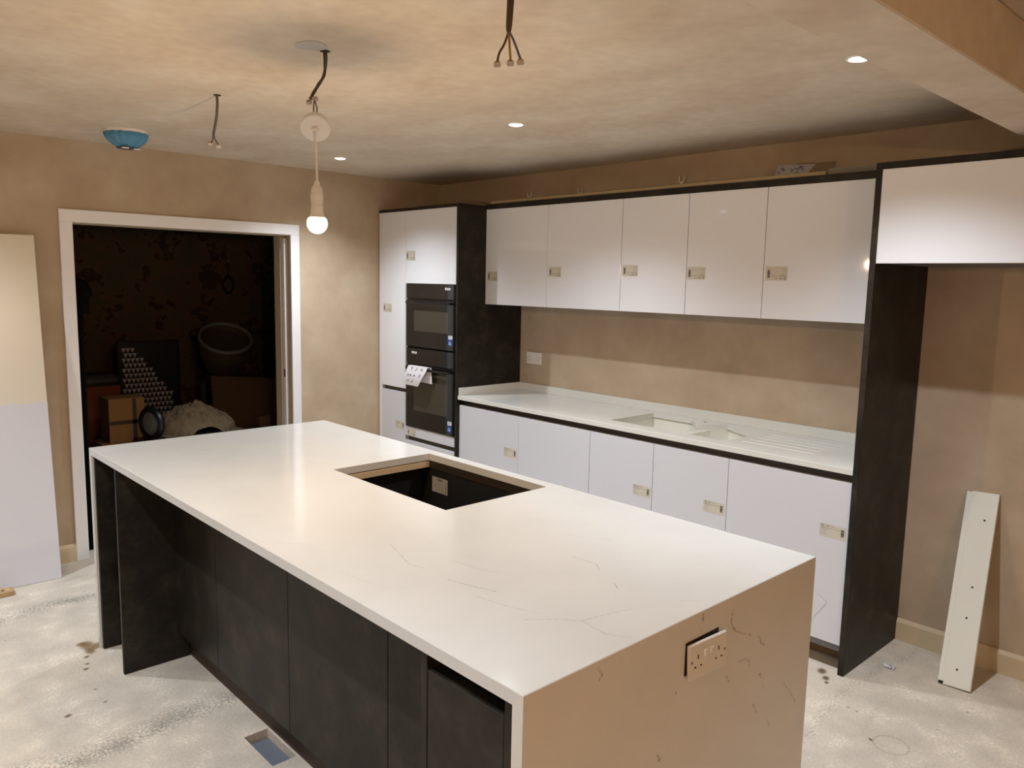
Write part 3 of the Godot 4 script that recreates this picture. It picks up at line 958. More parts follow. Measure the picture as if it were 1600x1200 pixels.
func tower() -> void:
	var t := thing("larder_cabinet", "tall narrow white larder cabinet in the corner beside the ovens", "cabinet", Vector3(0.18, 0, 0.28))
	obj("body", B(0.014, 0.350, 0.10, 2.192, 0.003, 0.560), M.carcass, t)
	obj("filler", B(0.012, 0.046, 0.10, 2.194, 0.561, 0.579, 0.001), M.white, t)
	var d := obj("upper_door", B(0.048, 0.349, 0.9115, 2.194, 0.561, 0.580, 0.0012), M.white, t)
	sticker(d, 0.066, 0.175, 1.466, 1.528, 0.5806, true)
	d = obj("lower_door", B(0.048, 0.349, 0.14, 0.881, 0.561, 0.580, 0.0012), M.white_film, t)
	sticker(d, 0.228, 0.340, 0.602, 0.661, 0.5806, false)
	obj("handle_channel", B(0.075, 0.349, 0.883, 0.910, 0.5602, 0.563), M.rail, t)
	obj("channel_end_cap", B(0.050, 0.073, 0.883, 0.910, 0.5602, 0.574), M.carcass, t)
	t = thing("oven_housing", "white tall cabinet that holds the two black ovens", "cabinet", Vector3(0.65, 0, 0.28))
	obj("side", B(0.3515, 0.366, 0.10, 2.192, 0.003, 0.560), M.dark_in, t)
	obj("side", B(0.930, 0.9435, 0.10, 2.192, 0.003, 0.560), M.dark_in, t)
	obj("back", B(0.366, 0.930, 0.10, 2.192, 0.003, 0.012), M.dark_in, t)
	obj("shelf", B(0.366, 0.930, 1.2225, 1.2295, 0.012, 0.560), M.dark_in, t)
	d = obj("upper_door", B(0.3525, 0.9430, 1.6811, 2.194, 0.561, 0.580, 0.0012), M.white, t)
	sticker(d, 0.360, 0.470, 1.843, 1.912, 0.5806, true)
	d = obj("drawer_front", B(0.3525, 0.9430, 0.566, 0.636, 0.561, 0.580, 0.0012), M.white_film, t)
	sticker(d, 0.378, 0.482, 0.570, 0.622, 0.5806, true)
	obj("drawer_front", B(0.3525, 0.9430, 0.14, 0.533, 0.561, 0.580, 0.0012), M.white_film, t)
	obj("handle_channel", B(0.385, 0.9430, 0.535, 0.564, 0.556, 0.563), M.rail, t)
	obj("channel_end_cap", B(0.3525, 0.383, 0.535, 0.564, 0.556, 0.574), M.carcass, t)
	oven(true)
	oven(false)
	tag(obj("tower_side_panel", B(0.9440, 0.9635, 0.0, 2.2085, 0.0, 0.591, 0.001), M.dark), "tall dark stone effect side panel between ovens and worktop", "panel")
	tag(obj("tower_cornice", B(0.010, 0.9435, 2.1955, 2.2150, 0.0, 0.579, 0.001), M.dark), "dark strip panel capping the larder and oven cabinets", "panel")

func oven(small: bool) -> void:
	var x0 := 0.369
	var x1 := 0.9405
	var y0 := 1.2300 if small else 0.6385
	var y1 := 1.6780 if small else 1.2200
	var cy := 1.570 if small else 1.100       # foot of the control panel
	var wy0 := 1.345 if small else 0.768
	var wy1 := 1.492 if small else 1.046
	var t := thing("built_in_oven", "black compact oven in the upper niche with a wide short window" if small else "black single oven in lower niche with a paper leaflet on its handle", "oven", Vector3(0.655, y0, 0.30))
	obj("body", B(x0, x1 - 0.012, y0 + 0.004, y1 - 0.004, 0.03, 0.562), M.black, t)
	obj("control_panel", B(x0, x1, cy + 0.006, y1, 0.563, 0.584, 0.002), M.black_glass, t)
	var d := obj("door", B(x0, x1, y0, cy - 0.004, 0.563, 0.586, 0.002), M.black_glass, t)
	obj("window", B(0.465, 0.862, wy0, wy1, 0.5861, 0.5868), M.window_glass, d)
	var st := mb()
	var hy := cy - 0.022
	bx(st, Vector3(x0 + 0.04, hy - 0.009, 0.612), Vector3(x1 - 0.03, hy + 0.009, 0.625), 0.004)
	for x in [x0 + 0.06, x1 - 0.05]:
		bx(st, Vector3(x - 0.012, hy - 0.006, 0.586), Vector3(x + 0.012, hy + 0.006, 0.618), 0.002)
	obj("handle", st, M.black, d)
	st = mb()
	var ly0 := 1.265 if small else 0.668
	var ly1 := 1.334 if small else 0.741
	print_face(st, Vector3(0.862, ly1, 0.5872), Vector3(0.906, ly1, 0.5872), Vector3(0.906, ly0, 0.5872), Vector3(0.862, ly0, 0.5872))
	var e := obj("energy_label", st, M.energy, d)
	e.set_meta("label", "small white and blue label")
	var lx0 := 0.818 if small else 0.437
	var ly := 1.641 if small else 1.180
	st = mb()
	for k in 3:
		bx(st, Vector3(lx0 + k * 0.021, ly, 0.5841), Vector3(lx0 + k * 0.021 + 0.018, ly + 0.017 - k * 0.001, 0.5848))
	obj("display_tag", st, M.led, t)
	if not small:
		# leaflet folded over the handle: front sheet curls, back sheet shows at the right
		st = mb()
		var n := 10
		for side in 2:
			for i in n:
				var f0 := float(i) / n
				var f1 := float(i + 1) / n
				var P := []
				for f in [f0, f1]:
					var y: float = lerpf(1.098, 0.960, f)
					var z: float = 0.632 + 0.012 * sin(f * PI) + 0.02 * f
					var xl: float = lerpf(0.462, 0.440, f)
					var xr: float = lerpf(0.690, 0.612, pow(f, 1.6))
					P.append(Vector3(xl, y, z))
					P.append(Vector3(xr, y, z + 0.006 * f))
				var nn: Vector3 = (P[2] - P[0]).cross(P[1] - P[0]).normalized()
				if nn.z < 0:
					nn = -nn
				var off := Vector3.ZERO
				if side == 1:
					off = -nn * 0.0006
					nn = -nn
				smooth_quad(st, [P[0] + off, P[1] + off, P[3] + off, P[2] + off], [nn, nn, nn, nn], [Vector2(0, f0), Vector2(1, f0), Vector2(1, f1), Vector2(0, f1)])
		var lf := thing("oven_leaflet", "white leaflet with dark pictures draped over the lower oven handle", "leaflet", Vector3(0.56, 1.10, 0.63))
		obj("front_sheet", st, M.leaflet, lf)
		st = mb()
		bx(st, Vector3(0.463, 1.098, 0.606), Vector3(0.690, 1.0992, 0.633))
		bx(st, Vector3(0.470, 0.985, 0.5885), Vector3(0.705, 0.986, 0.5895))
		quad(st, Vector3(0.463, 1.098, 0.607), Vector3(0.700, 1.098, 0.607), Vector3(0.716, 0.985, 0.612), Vector3(0.463, 0.985, 0.598), Vector3(0, 0, 1))
		quad(st, Vector3(0.463, 1.098, 0.6065), Vector3(0.700, 1.098, 0.6065), Vector3(0.716, 0.985, 0.6115), Vector3(0.463, 0.985, 0.5975), Vector3(0, 0, -1))
		obj("back_sheet", st, M.paper, lf)

func right_side() -> void:
	tag(obj("tall_end_panel", B(3.6625, 3.6885, 0.0, 2.2174, 0.0, 0.591, 0.001), M.dark), "tall dark stone effect end panel right of the worktop", "panel")
	var t := thing("bridging_cabinet", "white gloss bridging cabinet over the empty fridge space", "cabinet", Vector3(4.0, 1.81, 0.3))
	obj("body", B(3.690, 4.300, 1.8125, 2.1895, 0.003, 0.578), M.carcass, t)
	obj("door", B(3.6925, 4.298, 1.8108, 2.1885, 0.5795, 0.5986, 0.0012), M.white, t)
	tag(obj("bridging_cornice", B(3.689, 4.302, 2.1905, 2.2174, 0.0, 0.591, 0.001), M.dark), "dark strip panel capping the bridging cabinet", "panel")
	# panel leaning on the wall in the fridge space
	var bl := Vector3(3.987, 0.0, 0.323)
	var br := Vector3(4.116, 0.0, 0.322)
	var tl := Vector3(3.945, 0.800, 0.021)
	var yv := (tl - bl)
	var hgt := yv.length()
	yv = yv.normalized()
	var xv := (br - bl)
	xv = (xv - yv * xv.dot(yv))
	var wid := xv.length()
	xv = xv.normalized()
	var zv := xv.cross(yv)
	var lp := thing("leaning_panel", "narrow white board with four screw holes leaning on the wall", "board", bl)
	lp.basis = Basis(xv, yv, zv)
	lp.position = bl + Vector3(0, 0.004, 0)
	var st := mb()
	bx(st, Vector3(0.0, 0.012, -0.018), Vector3(0.022, hgt, 0), 0.001)
	bx(st, Vector3(0.022, 0, -0.018), Vector3(wid, hgt + 0.004, 0), 0.001)
	obj("board", st, M.white_edge, lp, true)
	for h in [[0.086, 0.735], [0.078, 0.435], [0.074, 0.30], [0.068, 0.075]]:
		st = mb()
		lathe(st, [Vector2(0.0045, 0.0004), Vector2(0.0, 0.0005)], 12, Transform3D(Basis(Vector3.RIGHT, PI / 2), Vector3(h[0], h[1], 0)))
		obj("screw_hole", st, M.pin, lp, true)
	st = mb()
	bx(st, Vector3(0.002, 0.0, -0.016), Vector3(0.020, 0.011, -0.003))
	obj("bracket", st, M.black, lp, true)

func clip(x: float, y: float, label: String) -> void:
	var t := thing("pipe_clip", label, "pipe clip", Vector3(x, y, 0), "white pipe clips on the back wall")
	var st := mb()
	var pts := PackedVector3Array()
	for i in 15:
		var a := deg_to_rad(lerpf(-215, 35, i / 14.0))
		pts.append(Vector3(cos(a) * 0.018, sin(a) * 0.020, 0.016))
	pts[0] += Vector3(-0.002, 0.008, 0)
	pts[14] += Vector3(0.002, 0.008, 0)
	tube(st, pts, 0.0045, 8)
	obj("hook", st, M.plastic, t, true)
	st = mb()
	bx(st, Vector3(-0.008, -0.034, 0.0), Vector3(0.008, -0.012, 0.018), 0.002)
	obj("foot", st, M.plastic, t, true)

func socket_plate(t: Node3D, xf: Transform3D, w: float, h: float, switches: bool) -> void:
	var st := mb()
	bx(st, Vector3(-w / 2, -h / 2, 0), Vector3(w / 2, h / 2, 0.009), 0.003, xf)
	var pl := obj("plate", st, M.plastic, t)
	for s in [-1, 1]:
		var cx: float = s * w * 0.27
		st = mb()
		bx(st, Vector3(cx - 0.002, 0.004, 0.0088), Vector3(cx + 0.002, 0.014, 0.0094), 0.0, xf)
		obj("pin_hole", st, M.pin, pl, true)
		for k in [-1, 1]:
			st = mb()
			bx(st, Vector3(cx + k * 0.011 - 0.003, -0.016, 0.0088), Vector3(cx + k * 0.011 + 0.003, -0.012, 0.0094), 0.0, xf)
			obj("pin_hole", st, M.pin, pl, true)
		if switches:
			st = mb()
			bx(st, Vector3(s * 0.012 - 0.007, 0.004, 0.008), Vector3(s * 0.012 + 0.007, 0.022, 0.0125), 0.002, xf)
			obj("switch", st, M.plastic, pl, true)
			st = mb()
			bx(st, Vector3(s * (w / 2 - 0.010) - 0.003, -0.003, 0.0088), Vector3(s * (w / 2 - 0.010) + 0.003, 0.003, 0.0094), 0.0, xf)
			obj("screw", st, M.carcass, pl, true)

func island() -> void:
	var X0 := 1.2743
	var X1 := 4.0721
	var Z0 := 1.7745
	var Z1 := 2.9492
	var T := 0.9347
	var Y := 0.9049
	var t := thing("island_worktop", "white veined stone island top with waterfall ends and hob cutout", "worktop", Vector3(2.67, 0, 2.36))
	var st := mb()
	var c := 0.0015
	var hx0 := 2.2958
	var hx1 := 3.033
	var hz0 := 1.8279
	var hz1 := 2.3153
	for r in [[X0 + c, hx0, Z0 + c, Z1 - c], [hx1, X1 - c, Z0 + c, Z1 - c], [hx0, hx1, Z0 + c, hz0], [hx0, hx1, hz1, Z1 - c]]:
		quad(st, Vector3(r[0], T, r[2]), Vector3(r[1], T, r[2]), Vector3(r[1], T, r[3]), Vector3(r[0], T, r[3]), Vector3.UP)
		quad(st, Vector3(r[0], Y, r[2]), Vector3(r[1], Y, r[2]), Vector3(r[1], Y, r[3]), Vector3(r[0], Y, r[3]), Vector3.DOWN)
	rim_walls(st, PackedVector2Array([Vector2(hx0, hz0), Vector2(hx1, hz0), Vector2(hx1, hz1), Vector2(hx0, hz1)]), Y, T, true)
	var t2 := 0.0298
	for s in [[Z1, 1.0], [Z0, -1.0]]:
		var zz: float = s[0]
		var sg: float = s[1]
		quad(st, Vector3(X0 + c, T, zz - sg * c), Vector3(X1 - c, T, zz - sg * c), Vector3(X1, T - c, zz), Vector3(X0, T - c, zz), Vector3(0, 0.707, 0.707 * sg))
		quad(st, Vector3(X0, T - c, zz), Vector3(X1, T - c, zz), Vector3(X1 - t2, Y, zz), Vector3(X0 + t2, Y, zz), Vector3(0, 0, sg))
	for s in [[X0, -1.0], [X1, 1.0]]:
		var xx: float = s[0]
		var sg: float = s[1]
		quad(st, Vector3(xx - sg * c, T, Z0 + c), Vector3(xx - sg * c, T, Z1 - c), Vector3(xx, T - c, Z1), Vector3(xx, T - c, Z0), Vector3(0.707 * sg, 0.707, 0))
	obj("top", st, M.quartz_top, t)
	for s in [[X0, -1.0], [X1, 1.0]]:
		var xx: float = s[0]
		var sg: float = s[1]
		var xi := xx - sg * t2
		var yb := 0.002
		st = mb()
		quad(st, Vector3(xx, T - c, Z0), Vector3(xx, T - c, Z1), Vector3(xx, yb, Z1), Vector3(xx, yb, Z0), Vector3(sg, 0, 0))
		quad(st, Vector3(xi, Y, Z0), Vector3(xi, Y, Z1), Vector3(xi, yb, Z1), Vector3(xi, yb, Z0), Vector3(-sg, 0, 0))
		quad(st, Vector3(xx, yb, Z0), Vector3(xx, yb, Z1), Vector3(xi, yb, Z1), Vector3(xi, yb, Z0), Vector3.DOWN)
		for e in [[Z1, 1.0], [Z0, -1.0]]:
			quad(st, Vector3(xx, T - c, e[0]), Vector3(xi, Y, e[0]), Vector3(xi, yb, e[0]), Vector3(xx, yb, e[0]), Vector3(0, 0, e[1]))
		obj("waterfall_end", st, M.quartz_end if sg > 0 else M.quartz_plain, t)
	# dark lining, support panel, doors, end unit
	tag(obj("lining_panel", B(1.3042, 1.3225, 0.003, Y - 0.001, 1.80, 2.940, 0.001), M.dark), "dark panel lining the inside of the far waterfall end", "panel")
	tag(obj("support_panel", B(1.6125, 1.6298, 0.002, Y - 0.001, 2.30, 2.9460, 0.001), M.dark), "dark upright panel under the island overhang, standing on the floor", "panel")
	tag(obj("niche_back_panel", B(1.3235, 1.6115, 0.003, Y - 0.001, 2.28, 2.298, 0.001), M.dark), "dark panel at the back of the narrow island niche", "panel")
	var seams := [1.6320, 2.0647, 2.6742, 3.2780, 3.7235]
	var lab := ["dark island cabinet against the support panel under the overhang", "dark island cabinet second from the support panel", "wide dark island cabinet beside the floor box, third from support panel", "dark island cabinet partly behind the projecting end unit"]
	for i in 4:
		var u := thing("island_cabinet", lab[i], "cabinet", Vector3((seams[i] + seams[i + 1]) / 2, 0, 2.55), "dark cabinets under the island overhang")
		obj("body", B(seams[i] + 0.001, seams[i + 1] - 0.001, 0.13, Y - 0.002, 2.42, 2.694), M.black_in, u)
		obj("door", B(seams[i] + 0.0015, seams[i + 1] - 0.0015, 0.1229, Y - 0.006, 2.696, 2.7153, 0.001), M.dark, u)
	tag(obj("island_plinth", B(1.632, 4.04, 0.0, 0.118, 2.645, 2.6633, 0.001), M.plinth), "dark brown plinth board under the island cabinets", "plinth")
	tag(obj("unit_side_panel", B(3.7250, 3.7480, 0.002, Y - 0.004, 2.30, 2.930, 0.001), M.dark), "dark upright side panel left of the projecting island unit", "panel")
	var u := thing("island_end_unit", "dark full depth island unit with grooved handle rail by the near corner", "cabinet", Vector3(3.87, 0, 2.6))
	obj("body", B(3.749, 4.0005, 0.13, 0.852, 2.42, 2.906), M.black_in, u)
	obj("handle_rail", B(3.749, 4.0005, 0.853, Y - 0.002, 2.42, 2.885), M.rail, u)
	obj("door", B(3.7505, 4.0000, 0.1229, 0.855, 2.909, 2.930, 0.0015), M.dark, u)
	tag(obj("end_filler_panel", B(4.0025, 4.0415, 0.003, Y - 0.001, 1.80, 2.932, 0.001), M.dark), "dark filler panel lining the near waterfall end", "panel")
	# open cabinet under the hob cutout
	var hc := thing("hob_cabinet", "open black cabinet seen through the hob cutout in island top", "cabinet", Vector3(2.66, 0, 2.1))
	obj("side", B(2.2120, 2.2300, 0.13, Y - 0.03, 1.802, 2.400), M.black_in, hc)
	obj("side", B(3.1000, 3.1180, 0.13, Y - 0.002, 1.802, 2.400), M.black_in, hc)
	obj("back", B(2.2300, 3.1000, 0.13, 0.866, 1.802, 1.820), M.black_in, hc)
	obj("front", B(2.2300, 3.1000, 0.13, 0.866, 2.382, 2.400), M.black_in, hc)
	obj("bottom", B(2.2300, 3.1000, 0.13, 0.148, 1.820, 2.382), M.black_in, hc)
	obj("rail", B(2.2120, 3.1180, 0.868, Y - 0.002, 1.790, 1.8235), M.rail, hc)
	obj("timber_batten", B(2.2310, 2.2965, 0.8735, 0.9000, 1.8255, 2.400, 0.001), M.skirt, hc)
	obj("long_panel", B(1.3235, 4.0015, 0.06, Y - 0.040, 1.778, 1.7895), M.white_film, hc)
	st = mb()
	print_face(st, Vector3(2.309, 0.834, 1.8207), Vector3(2.420, 0.834, 1.8207), Vector3(2.420, 0.765, 1.8207), Vector3(2.309, 0.765, 1.8207))
	var hs := obj("sticker", st, M.hob_sticker, hc)
	hs.set_meta("label", "pale printed sticker inside the black cabinet")
	# socket in the waterfall end, hanging out at its left side
	var s := thing("island_socket", "white double socket hanging loose in the island's waterfall end", "socket", Vector3(X1, 0.827, 2.345))
	obj("back_box", B(X1 - 0.0005, X1 + 0.0008, 0.790, 0.8715, 2.279, 2.4195), M.pin, s)
	var xf := Transform3D(Basis(Vector3.UP, PI / 2 - 0.07) * Basis(Vector3.RIGHT, -0.05), Vector3(X1 + 0.0085, 0.824, 2.345))
	socket_plate(s, xf, 0.147, 0.088, true)
	# floor box
	var f := thing("floor_box", "sunken grey floor box lid in the screed beside island", "floor box", Vector3(2.52, -0.06, 2.718))
	st = mb()
	bx(st, Vector3(2.414, -0.060, 2.674), Vector3(2.632, -0.030, 2.762), 0.003)
	obj("lid", st, mat(rgb(112, 120, 134), 0.45), f)
	st = mb()
	bx(st, Vector3(2.4045, -0.066, 2.6725), Vector3(2.6355, -0.060, 2.7635))
	obj("tray", st, M.pin, f)

func small_things() -> void:
	clip(1.038, 2.315, "white pipe clip above the first wall cabinet, nearest the corner")
	clip(1.513, 2.308, "white pipe clip above the first cabinet seam, middle of three")
	clip(2.307, 2.318, "white pipe clip above the third wall cabinet, farthest from the corner")
	var s := thing("wall_socket", "white double socket on plaster between dark tower and lit wall", "socket", Vector3(1.111, 1.171, 0))
	socket_plate(s, Transform3D(Basis(), Vector3(1.111, 1.171, 0.001)), 0.148, 0.085, true)
	# white door panel leaning on the left wall, film on its lower half
	var a := atan2(0.236 - 0.045, 1.90)
	var t := thing("loose_door_panel", "tall white door panel leaning against left wall, lower half in film", "door panel", Vector3(0.246, 0.002, 2.862))
	t.basis = Basis(Vector3(0, 0, 1), a)
	obj("panel", B(-0.019, 0, 0, 1.915, -0.004, 0.60, 0.0012), mat(rgb(234, 226, 210), 0.3), t, true)
	var st := mb()
	var n := 14
	for i in n:                           # the torn upper edge of the film is uneven
		var z0 := -0.0045 + 0.605 * i / n
		var z1 := -0.0045 + 0.605 * (i + 1) / n
		var y0 := 0.998 + 0.004 * sin(i * 1.9) - 0.012 * float(i) / n
		var y1 := 0.998 + 0.004 * sin((i + 1) * 1.9) - 0.012 * float(i + 1) / n
		quad(st, Vector3(0.0008, 0.0, z0), Vector3(0.0008, 0.0, z1), Vector3(0.0008, y1, z1), Vector3(0.0008, y0, z0), Vector3.RIGHT)
		quad(st, Vector3(0.0001, y0, z0), Vector3(0.0001, y1, z1), Vector3(0.0008, y1, z1), Vector3(0.0008, y0, z0), Vector3.UP)
	obj("protective_film", st, M.film, t, true)
	var w := thing("timber_offcut", "small pine offcut with a drilled hole on floor by door panel", "offcut", Vector3(0.33, 0, 3.16))
	obj("block", B(0.29, 0.362, 0.0, 0.028, 3.105, 3.28, 0.002), M.wood, w)
	st = mb()
	lathe(st, [Vector2(0.008, 0.0004), Vector2(0, 0.0005)], 14, Transform3D(Basis(), Vector3(0.33, 0.028, 3.155)))
	obj("hole", st, M.pin, w)
	# crumpled scrap
	st = mb()
	var c := Vector3(3.791, 0.0, 0.339)
	var P := []
	var r := RandomNumberGenerator.new()
	r.seed = 9
	for i in 7:
		var row := []
		for k in 5:
			row.append(c + Vector3((i - 3) * 0.0075 + r.randf_range(-0.004, 0.004), 0.003 + absf(r.randf_range(0.0, 0.020)) * (1.0 if k in [1, 2, 3] else 0.15), (k - 2) * 0.007 + r.randf_range(-0.003, 0.003)))
		P.append(row)
	for i in 6:
		for k in 4:
			var nn: Vector3 = (P[i][k + 1] - P[i][k]).cross(P[i + 1][k] - P[i][k]).normalized()
			if nn.y < 0:
				nn = -nn
			tri(st, P[i][k], P[i + 1][k], P[i + 1][k + 1], nn)
			tri(st, P[i][k], P[i + 1][k + 1], P[i][k + 1], nn)
			tri(st, Vector3(P[i][k].x, 0.0005, P[i][k].z), Vector3(P[i + 1][k].x, 0.0005, P[i + 1][k].z), Vector3(P[i + 1][k + 1].x, 0.0005, P[i + 1][k + 1].z), Vector3.DOWN)
	tag(obj("paper_scrap", st, M.paper), "crumpled white scrap on the floor by tall end panel", "scrap")
	# grey filler patch round the pendant's hole is a thin skim on the ceiling
	st = mb()
	var pts := []
	for i in 24:
		var an := TAU * i / 24.0
		pts.append(Vector3(2.646 + cos(an) * 0.056 * (1.0 + 0.12 * sin(3 * an)), H - 0.0012, 2.583 + sin(an) * 0.050))
	for i in 24:
		tri(st, Vector3(2.646, H - 0.0014, 2.583), pts[i], pts[(i + 1) % 24], Vector3.DOWN)
	struct("ceiling_patch", st, mat(rgb(196, 190, 182), 0.9))

func hall() -> void:
	# dark store of things seen through the doorway
	var t := thing("standing_lamp", "black pole with a rounded head just inside dark doorway", "floor lamp", Vector3(-0.27, 0, 2.56))
	var st := mb()
	lathe(st, [Vector2(0.0, 0.0), Vector2(0.12, 0.0), Vector2(0.12, 0.02), Vector2(0.02, 0.04), Vector2(0.0, 0.04)], 24, Transform3D(Basis(), Vector3(-0.27, 0, 2.57)))
	obj("base", st, M.soot, t)
	st = mb()
	tube(st, PackedVector3Array([Vector3(-0.27, 0.03, 2.57), Vector3(-0.27, 1.47, 2.565)]), 0.018, 12)
	obj("pole", st, M.soot, t)
	st = mb()
	lathe(st, [Vector2(0.0, 0.0), Vector2(0.05, 0.0), Vector2(0.055, 0.09), Vector2(0.075, 0.11), Vector2(0.07, 0.15), Vector2(0.045, 0.20), Vector2(0.0, 0.22)], 24, Transform3D(Basis(), Vector3(-0.27, 1.46, 2.565)))
	obj("head", st, M.soot, t)
	# framed print
	t = thing("framed_print", "black framed print with a wedge of pale triangles in dark hall", "picture", Vector3(-2.2, 0, 1.54))
	obj("frame", B(-2.23, -2.20, 0.0, 1.125, 1.27, 1.80, 0.004), M.black, t)
	st = mb()
	print_face(st, Vector3(-2.198, 1.105, 1.775), Vector3(-2.198, 1.105, 1.295), Vector3(-2.198, 0.03, 1.295), Vector3(-2.198, 0.03, 1.775))
	obj("print", st, M.triprint, t)
	# cardboard boxes
	for q in [[-1.55, -1.28, 0.0, 0.42, 1.86, 2.20, "brown cardboard box at the bottom of the hall stack"], [-1.52, -1.30, 0.4201, 0.76, 1.88, 2.14, "smaller brown cardboard box on top of the hall stack"]]:
		t = thing("cardboard_box", q[6], "box", Vector3((q[0] + q[1]) / 2, q[2], (q[4] + q[5]) / 2), "cardboard boxes stacked in the hall")
		obj("carton", B(q[0], q[1], q[2], q[3], q[4], q[5], 0.004), M.card, t)
		obj("tape", B(q[1] - 0.001, q[1] + 0.001, q[3] - 0.20, q[3] - 0.17, q[4] + 0.004, q[5] - 0.004), M.tape, t)
		obj("tape", B(q[1] - 0.001, q[1] + 0.001, q[2] + 0.004, q[3] - 0.004, q[4] + 0.06, q[4] + 0.09), M.tape, t)
	tag(obj("orange_crate", B(-2.1, -1.8, 0.0, 0.80, 1.90, 2.30, 0.006), M.orange), "dull orange crate beside the framed print in the hall", "crate")
	st = mb()
	bx(st, Vector3(-2.1, 0.801, 1.90), Vector3(-1.8, 0.89, 2.30), 0.03)
	tag(obj("folded_sheet", st, M.stool), "grey folded sheet lying on the orange crate", "sheet")
	# stool with basket
	t = thing("stool", "dark wooden stool under the round basket in the hall", "stool", Vector3(-1.9, 0, 0.96))
	obj("seat", B(-2.08, -1.72, 0.76, 0.80, 0.78, 1.16, 0.006), M.stool, t)
	for p in [[-2.05, 0.81], [-1.77, 0.81], [-2.05, 1.11], [-1.77, 1.11]]:
		obj("leg", B(p[0], p[0] + 0.035, 0.0, 0.76, p[1], p[1] + 0.035, 0.003), M.stool, t)
	t = thing("basket", "round woven basket with pale rim on the hall stool", "basket", Vector3(-1.9, 0.80, 0.96))
	var tilt := Transform3D(Basis(Vector3(0, 0, 1), -0.55) * Basis(Vector3(1, 0, 0), 0.1), Vector3(-2.0, 0.90, 0.96))
	st = mb()
	lathe(st, [Vector2(0.0, 0.0), Vector2(0.17, 0.0), Vector2(0.215, 0.16), Vector2(0.225, 0.30)], 32, tilt)
	lathe(st, [Vector2(0.215, 0.30), Vector2(0.20, 0.24), Vector2(0.0, 0.22)], 32, tilt)
	obj("body", st, M.weave, t)
	st = mb()
	lathe(st, [Vector2(0.225, 0.285), Vector2(0.235, 0.295), Vector2(0.23, 0.315), Vector2(0.215, 0.315), Vector2(0.21, 0.295)], 32, tilt)
	obj("rim", st, M.hub, t)
	# trolley wheel
	t = thing("folded_trolley", "folded trolley with a black tyred wheel in the hall doorway", "trolley", Vector3(-0.7, 0, 2.03))
	var wx := Transform3D(Basis(Vector3(0, 1, 0), 0.35) * Basis(Vector3(1, 0, 0), PI / 2), Vector3(-0.70, 0.655, 2.03))
	st = mb()
	lathe(st, [Vector2(0.085, -0.02), Vector2(0.10, -0.028), Vector2(0.116, -0.018), Vector2(0.12, 0.0), Vector2(0.116, 0.018), Vector2(0.10, 0.028), Vector2(0.085, 0.02), Vector2(0.085, -0.02)], 36, wx)
	obj("tyre", st, M.rubber, t)
	st = mb()
	lathe(st, [Vector2(0.0, 0.016), Vector2(0.03, 0.018), Vector2(0.085, 0.006), Vector2(0.085, -0.006), Vector2(0.03, -0.018), Vector2(0.0, -0.016)], 24, wx)
	obj("hub", st, M.hub, t)
	st = mb()
	tube(st, PackedVector3Array([Vector3(-0.70, 0.66, 1.99), Vector3(-0.70, 0.30, 1.98), Vector3(-0.70, 0.01, 1.97)]), 0.014, 10)
	tube(st, PackedVector3Array([Vector3(-0.70, 0.655, 2.03), Vector3(-0.70, 0.655, 1.985)]), 0.010, 10)
	obj("frame", st, M.rubber, t)
	# dust sheet heap on a box
	t = thing("dark_crate", "low dark crate under the crumpled dust sheet", "crate", Vector3(-0.95, 0, 1.70))
	obj("carton", B(-1.15, -0.75, 0.0, 0.52, 1.45, 1.95, 0.01), M.hall_dark, t)
	obj("lid", B(-1.16, -0.74, 0.5202, 0.54, 1.44, 1.96, 0.004), M.hall_dark, t)
	st = mb()
	var nz := FastNoiseLite.new()
	nz.seed = 77
	nz.frequency = 5.0
	nz.fractal_octaves = 4
	var g := []
	for i in 29:
		var row := []
		for k in 33:
			var u := i / 28.0 * 2.0 - 1.0
			var v := k / 32.0 * 2.0 - 1.0
			var d := clampf(1.0 - sqrt(u * u * 0.9 + v * v * 0.95), 0.0, 1.0)
			var x := -0.94 + u * 0.27
			var z := 1.64 + v * 0.30
			var y := 0.545 + 0.19 * sqrt(d) + nz.get_noise_2d(x * 2.2, z * 2.2) * 0.055 * sqrt(d) + absf(nz.get_noise_2d(x * 5, z * 3 + 9)) * 0.03 * d
			if d <= 0.0:
				y = 0.542
			row.append(Vector3(x, y, z))
		g.append(row)
	for i in 28:
		for k in 32:
			var nn: Vector3 = (g[i][k + 1] - g[i][k]).cross(g[i + 1][k] - g[i][k]).normalized()
			if nn.y < 0:
				nn = -nn
			tri(st, g[i][k], g[i + 1][k], g[i + 1][k + 1], nn)
			tri(st, g[i][k], g[i + 1][k + 1], g[i][k + 1], nn)
	tag(obj("dust_sheet", st, M.cloth), "crumpled beige dust sheet heaped on the dark crate", "dust sheet")
	# flattened cardboard sheet leaning
	st = mb()
	var xf := Transform3D(Basis(Vector3(0, 0, 1), 0.45) * Basis(Vector3(1, 0, 0), -0.12), Vector3(-1.25, 0.0, 0.62))
	bx(st, Vector3(-0.01, 0.0, 0.0), Vector3(0.01, 0.86, 0.70), 0.001, xf)
	tag(obj("cardboard_sheet", st, M.card_dark), "flattened brown cardboard sheet leaning beside the hall stool", "cardboard")
	tag(obj("wooden_block", B(-1.02, -0.96, 0.0, 0.575, 1.0, 1.10, 0.004), M.card_dark), "short brown post standing near the hall door edge", "post")
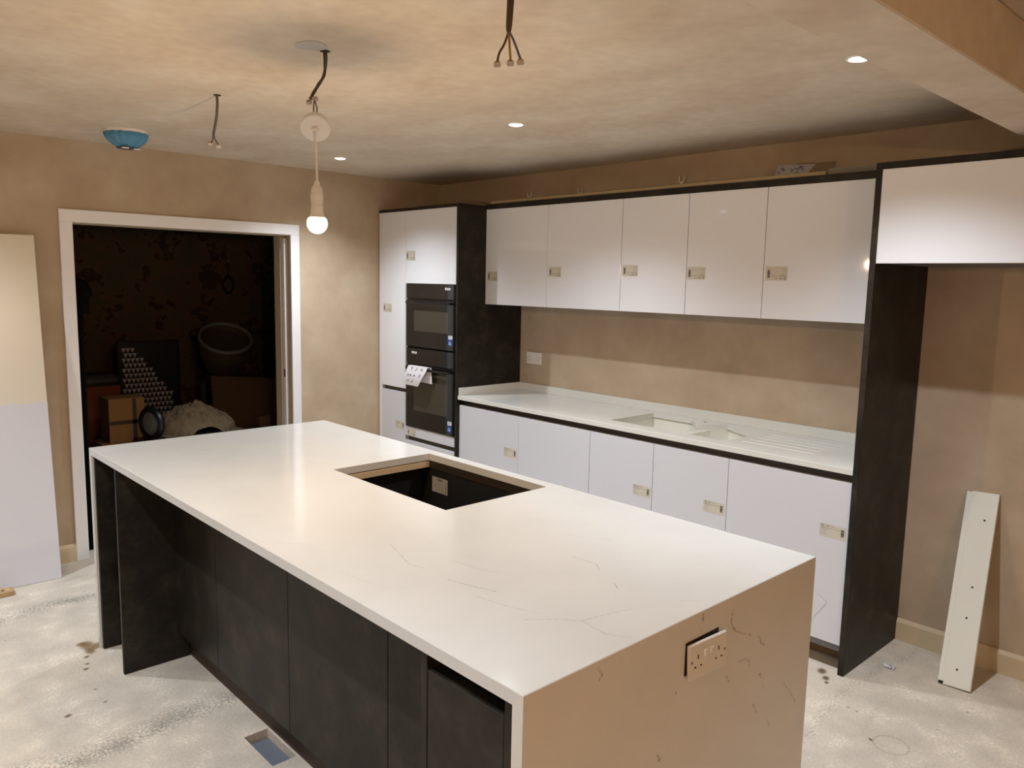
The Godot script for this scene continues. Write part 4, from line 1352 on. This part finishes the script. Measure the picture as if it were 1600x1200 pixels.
	# wall hook loop
	t = thing("hanging_loop", "small dark cable loop hanging on the stripped hall wall", "cable", Vector3(-2.99, 1.63, 0.46))
	st = mb()
	tube(st, bez([Vector3(-2.985, 1.86, 0.46), Vector3(-2.985, 1.72, 0.465), Vector3(-2.985, 1.62, 0.52), Vector3(-2.985, 1.53, 0.46), Vector3(-2.985, 1.62, 0.40), Vector3(-2.985, 1.71, 0.455)], 30), 0.013)
	obj("loop", st, M.rubber, t)
	obj("hook", B(-2.999, -2.965, 1.85, 1.89, 0.445, 0.475, 0.004), M.hub, t)

func _ready() -> void:
	# camera, surroundings, exposure
	var cam := Camera3D.new()
	cam.name = "camera"
	add_child(cam)
	cam.transform = Transform3D(Basis(Vector3(0.68225668, 0.02006321, -0.73083739), Vector3(-0.10785719, 0.99144792, -0.07347005), Vector3(0.72311317, 0.1289515, 0.67858593)), Vector3(5.0565, 1.7045, 3.91845))
	cam.fov = rad_to_deg(2.0 * atan(600.0 / 1223.46))
	cam.near = 0.05
	cam.current = true
	var we := WorldEnvironment.new()
	we.name = "surroundings"
	var e := Environment.new()
	e.background_mode = Environment.BG_COLOR
	e.background_color = Color(0.01, 0.01, 0.012)
	e.tonemap_mode = Environment.TONE_MAPPER_LINEAR
	e.tonemap_exposure = 0.89
	e.sdfgi_enabled = true
	e.ssao_enabled = true
	e.ssil_enabled = true
	we.environment = e
	add_child(we)
	make_materials()
	build_shell()
	var lab := [["recessed downlight left of the pendant bulb, nearest the corner", "recessed downlight above the sink run, middle of the row", "recessed downlight beside the ceiling beam"], ["recessed downlight over the loose door panel", "recessed downlight over the island's seating side", "recessed downlight over the near island corner"]]
	for r in 2:
		for k in 3:
			downlight(GRID_X[k], GRID_Z[r], lab[r][k])
	pendant(Vector3(2.624, H, 2.521), "lit bare bulb pendant hanging over the island on loose wires", BULB_E, BULB_COLOR)
	pendant(Vector3(6.75, H, 4.0), "second bare bulb pendant in the room behind", 1.12, Color(1.0, 0.81, 0.60))
	wires()
	ceiling_dome()
	tower()
	worktop()
	base_units()
	wall_units()
	right_side()
	island()
	small_things()
	hall()
